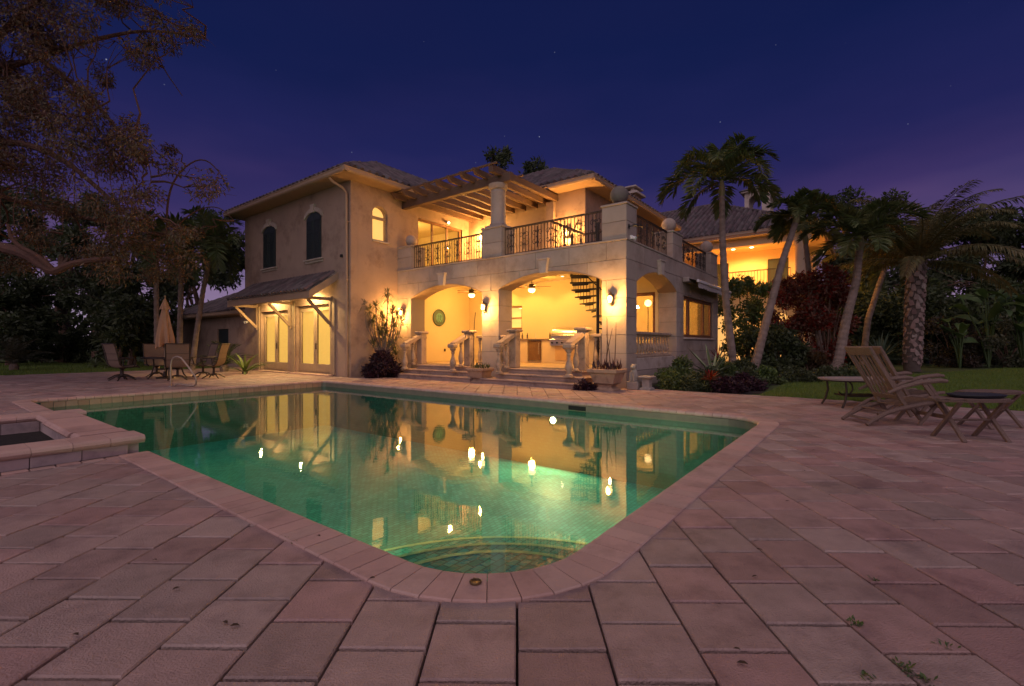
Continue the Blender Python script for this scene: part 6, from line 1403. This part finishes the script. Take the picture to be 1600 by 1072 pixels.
# ---- flower bed along the house
bedsheet = MB(); pts = [H(12.32, 5.2), H(21.6, 5.2), H(27, 2.4), H(24, -1.2), H(19, 1.2), H(16, 2.4), H(13.2, 2.2), H(12.32, 2.7)]
bedsheet.add([(p.x, p.y, -.035) for p in pts], [tuple(range(len(pts)))]); ob('flower_bed', bedsheet, SOIL, frame='W', pivot=False, kind='structure')
agl = rosette('variegated_agave', 'variegated agave with long yellow edged leaves in the flower bed under the side window', H(15.3, 3.9, .25), 15, 1.05, .12, leafmat('agave_striped', (.26, .28, .16), (.13, .19, .09), rnd=.12, trans=.05), 57, el=(12, 72), curve=-.1, thick=.02)
def shrub(label, pos, w, h, n, per, lm, seed, L0=.09, W0=.045, name='shrub', rad=.22, grp='low shrubs of the flower bed'):
    r = random.Random(seed); c = []
    for k in range(n):
        t = r.random()*2*math.pi; q_ = r.random()**.6; zz = h*(1-q_**2*.75)*r.uniform(.35, .95); c.append((pos[0]+w*q_*math.cos(t), pos[1]+w*q_*math.sin(t), pos[2]+max(.04, zz-rad*.5), rad*r.uniform(.7, 1.2)))
    t_ = thing(name, label, 'shrub', pos, 0, grp); m = MB()
    for (x, y, z_, rr_) in c[::2]: m.tube([(pos[0]+(x-pos[0])*.2, pos[1]+(y-pos[1])*.2, pos[2]-.04), ((x+pos[0])/2, (y+pos[1])/2, pos[2]+(z_-pos[2])*.6), (x, y, z_)], [.018, .012, .006], 4)
    ob('stems', m, BARKB, t_, frame='W'); V, F = leaves([q_[:3] for q_ in c], [q_[3] for q_ in c], per, L0, W0, seed, .05, .9); V[:, 2] = np.maximum(V[:, 2], pos[2]-.03)
    ob('foliage', (V, F), lm, t_, frame='W'); return t_
def HP(a, b, z=0): p = H(a, b, z); return (p.x, p.y, p.z)
bed = [((12.75, 4.4), .38, .55, LGRN, 'low green shrub behind the small stone pedestal'), ((12.9, 3.75), .40, .5, LDK, 'dark leafy mound at the front left of the flower bed'), ((13.6, 4.3), .40, .62, LGRN, 'fresh green mound below the balustrade of the side arch'),
       ((13.0, 3.05), .38, .42, LPUR, 'purple leaved mound at the front edge of the bed, left of centre'), ((14.2, 3.5), .5, .6, LDK, 'dark rounded shrub left of the variegated agave'), ((14.1, 2.75), .42, .42, LPUR, 'purple leaved mound at the front edge of the bed, right of centre'),
       ((15.3, 2.9), .45, .5, LDK, 'dark shrub in front of the variegated agave'), ((16.2, 3.8), .6, .85, LGRN, 'green feathery shrub right of the variegated agave'), ((16.5, 2.7), .5, .5, LGRN, 'low green mound near the foot of the tallest slender palm'), ((17.6, 3.5), .6, .8, LDK, 'dark shrub at the house corner behind the tallest slender palm'),
       ((14.9, 4.7), .4, .8, LGRN, 'green shrub against the stone wall under the side window'), ((17.8, 1.9), .55, .55, LDK, 'dark clipped mound between the two front palms'), ((19.2, .9), .7, .55, LDK, 'dark clipped mound right of the leaning palm'), ((20.3, .0), .7, .55, LDK, 'last dark clipped mound at the right end of the bed')]
for k, (ab_, w, h, lm, lab) in enumerate(bed): shrub(lab, HP(*ab_), w, h, 20, 230, lm, 70+k, rad=.2)
for k, (ab_, lab) in enumerate((((13.25, 3.45), 'bright red bromeliad in the middle of the flower bed front'), ((12.95, 3.35), 'orange red bromeliad just left of the brightest red one'), ((18.9, 4.6), 'red leaved plant at the foot of the house corner behind the palms'))):
    rosette('bromeliad', lab, Vector(HP(*ab_, .22 if k < 2 else .5)), 30, .36 if k < 2 else .7, .06, LRED2 if k != 1 else leafmat('orange_bromeliad', (.28, .06, .02), (.12, .05, .02)), 90+k, el=(10, 80), curve=.7)
WHF = mat('white_petals', (.7, .68, .66), .6)
for k, ab_ in enumerate(((13.5, 4.05), (14.3, 3.0), (16.3, 2.9))):
    t_ = thing('white_flower', ['small white flower among the green leaves left of the agave', 'small white flower low at the front of the bed', 'small white flower near the foot of the tallest palm'][k], 'flower', HP(*ab_, .52 if k == 0 else .42))
    for j in range(5): ob('petal', MB().add([(0, 0, 0), (.03, -.015, .012), (.05, 0, .008), (.03, .015, .012)], [(0, 1, 2, 3)]), WHF, t_, frame=WM[t_.name] @ Matrix.Rotation(j*1.257, 4, 'Z'), pivot=False)
    L_ob('stem', MB().tube([(0, 0, 0), (0, 0, -.3)], .004, 4), LGRN, t_)
# ---- tall shrubs between villa and far wing, red shrubs, hedge behind
def bigshrub(label, u, y, vtop, vlow, wpx, n, per, lm, seed, L0=.17, W0=.08, name='tall_shrub', grp=None, rad=.42):
    r = random.Random(seed); c = []; base = Vector(((u-800)/735*y, y, 0))
    for k in range(n):
        t = r.random(); half = wpx*(math.sin(math.pi*(.16+.72*t))**.6); p = PX(u+r.uniform(-half, half), vtop+(vlow-vtop)*t, y+r.uniform(-1, 1)*wpx/735*y*.8); c.append((p.x, p.y, max(.15, p.z), rad*r.uniform(.6, 1.2)))
    t_ = thing(name, label, 'shrub', base, 0, grp); m = MB()
    for (x, yy, z_, rr_) in c[::2]: m.tube([base+Vector((r.uniform(-.2, .2), r.uniform(-.2, .2), -.04)), Vector(((x+base.x)/2, (yy+base.y)/2, z_*.55)), (x, yy, z_)], [.035, .022, .01], 5)
    ob('stems', m, BARKB, t_, frame='W'); V, F = leaves([q_[:3] for q_ in c], [q_[3] for q_ in c], per, L0, W0, seed, .1, .9); V[:, 2] = np.maximum(V[:, 2], .0)
    ob('foliage', (V, F), lm, t_, frame='W'); return t_
bigshrub('tall loose green shrub between the stone wall and the leaning palm', 1165, 22.5, 440, 560, 42, 34, 200, LGRN, 101, grp='tall shrubs in front of the far wing')
bigshrub('dense rounded green shrub at the foot of the leaning palm', 1208, 19.5, 515, 578, 48, 34, 260, LDK, 102, rad=.35)
bigshrub('tall copper red shrub left of the slim palm in front of the far wing', 1242, 21.5, 432, 560, 34, 36, 230, LRED, 103, grp='tall shrubs in front of the far wing')
bigshrub('tall copper red shrub right of the slim palm, touching the stout palm', 1292, 21, 425, 568, 36, 44, 230, LRED, 104, grp='tall shrubs in front of the far wing')
bigshrub('low feathery orange lit shrub at the foot of the copper shrubs', 1262, 20, 548, 578, 34, 18, 220, leafmat('orange_shrub', (.13, .07, .03), (.09, .07, .03)), 105, rad=.2)
hedge('hedge', 'dark dense hedge wall behind the palms on the right side of the lawn', [(19.5, 29, 0), (25, 30, 0), (36, 29, 0)], 5.2, 1.3, 170, 330, LDK, 111, .30, .12, rad=(.6, 1.2))
gtree('tall dark tree behind the stout palm right of the far wing', 1370, 34, 300, 500, 80, 34, 420, LDK, 112, .3, grp='dark trees beyond the right lawn', L0=.35, W0=.14)
gtree('tall dark tree behind the arching right side of the date palm', 1530, 33, 330, 500, 100, 38, 420, LDK, 113, .3, grp='dark trees beyond the right lawn', L0=.35, W0=.14)
bigshrub('leafy shrub with paler leaves at the right edge of the lawn', 1575, 25, 505, 570, 45, 26, 220, leafmat('pale_olive_leaves', (.10, .105, .06), (.06, .07, .035)), 114, grp='shrubs behind the right lawn')
bigshrub('low dark shrub behind the lawn between the date palm and the pale leafed shrub', 1492, 25.5, 500, 572, 50, 30, 240, leafmat('plum_leaves', (.05, .03, .025), (.035, .04, .02)), 115, grp='shrubs behind the right lawn')
gtree('dark tree filling the right edge of the picture behind the paddle leaved plants', 1655, 31, 318, 520, 90, 40, 420, LDK, 116, .3, grp='dark trees beyond the right lawn', L0=.35, W0=.14)
def banana(label, u, y, hgt, n, seed, LL=1.5):
    t_ = thing('bird_of_paradise', label, 'plant', Vector(((u-800)/735*y, y, 0)), 0, 'large paddle leaved plants behind the right lawn'); r = random.Random(seed)
    for k in range(n):
        az = r.uniform(0, 6.28); h_ = hgt*r.uniform(.45, 1); lean = r.uniform(.15, .6); tx, ty = lean*h_*.5*math.cos(az), lean*h_*.5*math.sin(az)
        M = WM[t_.name]; lf = ob('stalk', MB().tube([(0, 0, 0), (tx*.4, ty*.4, h_*.55), (tx, ty, h_)], [.05, .035, .022], 6), LBAN, t_, frame=M, smooth=True)
        V = []; F = []; sg = 7; L_ = LL*r.uniform(.7, 1.1); W__ = .42*r.uniform(.8, 1.15); x = z_ = 0; a = R(r.uniform(25, 75)); cv = r.uniform(.8, 1.8)
        for i in range(sg+1):
            f = i/sg; w = W__*math.sin(math.pi*(.06+.90*f))**.7; V += [(x, -w/2, z_+w*.16), (x, 0, z_), (x, w/2, z_+w*.16)]; x += L_/sg*math.cos(a); z_ += L_/sg*math.sin(a); a -= cv/sg
        for i in range(sg):
            for j in range(2): F.append((i*3+j, i*3+j+1, i*3+j+4, i*3+j+3))
        ob('leaf_blade', MB().add(V, F), LBAN, t_, frame=M @ Matrix.Translation((tx, ty, h_)) @ Matrix.Rotation(az+r.gauss(0, .4), 4, 'Z') @ Matrix.Rotation(r.gauss(0, .4), 4, 'X'), pivot=False, smooth=True)
banana('tall paddle leaved plant behind the lawn, halfway between date palm and right edge', 1545, 24.5, 4.0, 16, 121); banana('paddle leaved plant at the right edge of the picture', 1600, 24, 3.6, 14, 122); banana('shorter paddle leaved plant with a reddish base near the date palm', 1500, 24, 2.6, 11, 123, 1.2)
# ---- dracaena and bush by the left pier, plants in the planters
t_ = thing('dracaena', 'tall many headed spiky dracaena against the orange wall left of the steps', 'plant', H(10.95, 14.35), TH); r = random.Random(5)
DRA = leafmat('dracaena_leaves', (.10, .115, .04), (.14, .13, .05), trans=.25); heads = []
heads_ = ((-.55, 2.1, .1), (-.30, 2.25, 0), (-.75, 2.3, .05), (-.1, 1.9, .1), (.15, 2.75, 0), (.30, 2.1, .1), (.05, 1.5, 0), (-.2, 1.35, .1), (.35, 1.6, .1), (.5, 1.9, 0), (-.42, 1.75, .2), (.12, 1.2, -.1), (.45, 1.15, .1), (.2, .98, .1))
heads_ = heads_+tuple((x_+r.uniform(-.25, .25), z_-r.uniform(.1, .6), y_+r.uniform(-.2, .2)) for x_, z_, y_ in heads_)
for k, (dx, dz, dy) in enumerate(heads_):
    # camera-right of this plant is its own local mix; offsets are metres across the view
    off = HI.to_3x3() @ Vector((dx, dy, 0)); tip = Vector((off.x, off.y, dz+.35)); c = Vector((off.x*.25, off.y*.25, .9))
    sm_ = L_ob('stem', MB().tube([(off.x*.05, off.y*.05, .2), c, c.lerp(tip, .6)+Vector((off.x*.15, off.y*.15, -.1)), tip], [.032, .026, .02, .016], 6), BARKP, t_, smooth=True)
    m = MB()
    for j in range(52):
        az = j*2.399; el = R(r.uniform(-35, 85)); d = Vector((math.cos(az)*math.cos(el), math.sin(az)*math.cos(el), math.sin(el))); L_ = r.uniform(.26, .46); s = d.cross(Vector((0, 0, 1))).normalized()*.015
        m.add([tip, tip+d*L_*.5+s, tip+d*L_*.95-Vector((0, 0, L_*.25)), tip+d*L_*.5-s], [(0, 1, 2, 3)])
    L_ob('leaf_head', m, DRA, t_)
shrub('dark purple bush growing round the pot at the left end of the steps', HP(10.75, 14.15), .55, 1.0, 34, 260, LPUR, 131, L0=.13, W0=.05, rad=.22, grp=None)
def potplant(label, a, b, z, w, l, h, lm, seed, n=46, L0=.32):
    t_ = thing('potted_succulent', label, 'plant', H(a, b, z), TH); r = random.Random(seed); m = MB()
    for k in range(n):
        x, y = r.uniform(-w, w), r.uniform(-l, l); az = r.uniform(0, 6.28); el = R(r.uniform(25, 85)); L_ = L0*r.uniform(.6, 1.1); d = Vector((math.cos(az)*math.cos(el), math.sin(az)*math.cos(el), math.sin(el))); s = d.cross(Vector((0, 0, 1))).normalized()*.02; p = Vector((x, y, 0))
        m.add([p-s*.6, p+d*L_*.5+s, p+d*L_, p+d*L_*.5-s], [(0, 1, 2, 3)])
    L_ob('leaves', m, lm, t_); return t_
potplant('dark spiky plants filling the planter between the two flights of steps', 11.2, 9.85, .41, .22, .28, .3, LDK, 141); pt = potplant('dark red leafy plants filling the large planter at the corner pier', 11.3, 5.5, .52, .28, .34, .35, LPUR, 142, 90)
tw = MB()
for (x, y, h_, lx) in ((0, .02, 1.35, -.02), (.05, .1, 1.1, -.22), (-.05, -.12, .95, .12), (0, -.2, 1.25, -.05)): tw.tube([(x, y, 0), (x+.02, y+lx*.4, h_*.5), (x, y+lx, h_)], [.014, .011, .005], 5)
L_ob('twigs', tw, BARKB, pt)
t_ = thing('plant_stand', 'tall thin dark metal shepherd hook standing beside the middle stone pier', 'plant hook', H(11.55, 10.42), TH); L_ob('rod', MB().tube([(0, 0, 0), (0, 0, 1.3), (.0, -.03, 1.9), (0, -.08, 2.25)], .012, 6), DARKM, t_)
L_ob('hook', MB().tube([(0, 0, 1.45), (0, .18, 1.68), (0, .34, 1.62), (0, .38, 1.4)], .010, 6), DARKM, t_)
shrub('small dark tuft of leaves on the deck left of the large planter', HP(11.05, 6.05), .22, .28, 10, 160, LPUR, 143, L0=.12, W0=.03, rad=.12, grp=None)
# treetops showing over the roof
gtree('leafy treetop showing above the ridge behind the pergola', 775, 44, 232, 300, 20, 12, 130, LDK, 151, .15, grp='treetops behind the villa roof', L0=.4, W0=.16, rmul=.55)
gtree('low treetop peeping over the ridge left of the right eave', 835, 44, 255, 300, 18, 12, 130, LDK, 152, .15, grp='treetops behind the villa roof', L0=.4, W0=.16, rmul=.5)
# ---- grass
def grass(name, n, fn, seed, hmin=.03, hmax=.075):
    r = np.random.default_rng(seed); P = fn(r, n); k = len(P); az = r.random(k)*2*np.pi; h = hmin+(hmax-hmin)*r.random(k); w = .010+.012*r.random(k); lean = r.normal(size=(k, 2))*.025
    dx = np.cos(az)*w/2; dy = np.sin(az)*w/2; z0 = -.045
    A = np.stack([P[:, 0]-dx, P[:, 1]-dy, np.full(k, z0)], 1); B = np.stack([P[:, 0]+dx, P[:, 1]+dy, np.full(k, z0)], 1); C_ = np.stack([P[:, 0]+lean[:, 0], P[:, 1]+lean[:, 1], z0+h+.02], 1)
    o = ob(name, (np.stack([A, B, C_], 1).reshape(-1, 3), np.arange(3*k).reshape(-1, 3)), BLADE, frame='W', pivot=False); o['kind'] = 'stuff'; return o
def rl_(r, n):
    y = 8.3*np.exp(r.random(n)*np.log(28/8.3)); u = r.uniform(1080, 1680, n); x = (u-800)/735*y
    a = CT*x+ST*y; b = -ST*x+CT*y; m = (a > DA1+.02) & (b < 2.6+0*a) & ~((a < 21) & (b > 2.1-(a-12.3)*.0) & (a > 12.3)) & ~((a > 16) & (b > 2.4-(a-16)*.42))
    return np.stack([x, y], 1)[m]
grass('lawn_grass_right', 190000, rl_, 5)
def ll_(r, n):
    y = r.uniform(17, 33, n); x = r.uniform(-1.2, -.55, n)*y; a = CT*x+ST*y; b = -ST*x+CT*y; m = (b > DB1) & (a < 10.9)
    return np.stack([x, y], 1)[m]
grass('lawn_grass_left', 50000, ll_, 6, .04, .1)
# ---- fallen leaves on the pavers, weeds in the joints
LFM = mat('dry_leaf', (.045, .025, .015), .8, (.07, .04, .02), 20, .6)
for k, (u, v) in enumerate(((352, 974), (366, 979), (275, 921), (242, 876), (1187, 860), (1152, 1016), (1161, 1038), (1231, 784), (1256, 736), (498, 838), (1272, 704), (1180, 902), (118, 993), (582, 904))):
    p = GP(u, v, .01); t_ = MB(); s = random.uniform(.012, .02)
    rz = random.uniform(0, 3.1); o = ob('fallen_leaf', MB().add([(-s, 0, .004), (-s*.3, s*.5, .010), (s*.5, s*.45, .009), (s*1.2, 0, .002), (s*.5, -s*.45, .008), (-s*.3, -s*.5, .009)], [(0, 5, 4, 3, 2, 1)]), LFM, frame=Matrix.Translation(p) @ Matrix.Rotation(rz, 4, 'Z'), pivot=False)
    tag(o, ['larger of the two dry leaves lying close together at the lower left', 'right hand one of the two dry leaves lying close together at the lower left', 'dry leaf left of the coping, on a paver in the lower left quarter', 'dry leaf in a joint at the far left of the deck', 'dry leaf on the pavers right of the pool, halfway to the side tables', 'dry leaf near the bottom edge, right of the middle', 'dry leaf at the very bottom edge, left of the weeds', 'dry leaf on the pavers just right of the far coping', 'dry leaf on the pavers below the steamer chairs', 'small dark clump on the coping at the left side of the pool', 'dry leaf nearest the long oval table', 'dry leaf on the pavers right of the near pool corner', 'dry leaf at the lower left edge of the picture', 'dry leaf at the outer coping joint left of the near corner'][k], 'leaf', 'fallen leaves on the deck')
wv = MB(); r = random.Random(9)
def weed(u, v, n=14, s=.02):
    c = GP(u, v, 0)
    for k in range(n):
        az = r.uniform(0, 6.28); d = Vector((math.cos(az), math.sin(az), r.uniform(.2, 1)))*s*r.uniform(.5, 1.3); p = c+Vector((r.gauss(0, .012), r.gauss(0, .012), 0)); w_ = d.cross(Vector((0, 0, 1))).normalized()*s*.22
        wv.add([p, p+d*.6+w_, p+d, p+d*.6-w_], [(0, 1, 2, 3)])
for (u, v) in ((1340, 978), (1413, 1043), (1420, 1052), (1441, 1062), (1408, 1040), (1448, 1066), (1335, 972), (1368, 907), (1480, 1010), (447, 843), (444, 840), (463, 850), (562, 893), (1356, 1058)): weed(u, v, 12)
ow_ = ob('joint_weeds', wv, LGRN, frame='W', pivot=False); ow_['kind'] = 'stuff'
# distant wooded skyline so the horizon is never bare
rr = random.Random(77); c = []
for k in range(520):
    an = R(rr.uniform(-75, 75)); d = rr.uniform(60, 95); c.append((d*math.sin(an), d*math.cos(an), rr.uniform(.5, 4.5), rr.uniform(1.5, 3.2)))
V, F = leaves([q_[:3] for q_ in c], [q_[3] for q_ in c], 110, .9, .5, 78, .1, .9); wo = ob('distant_wood', (V, F), LDK, frame='W', pivot=False); wo['kind'] = 'stuff'
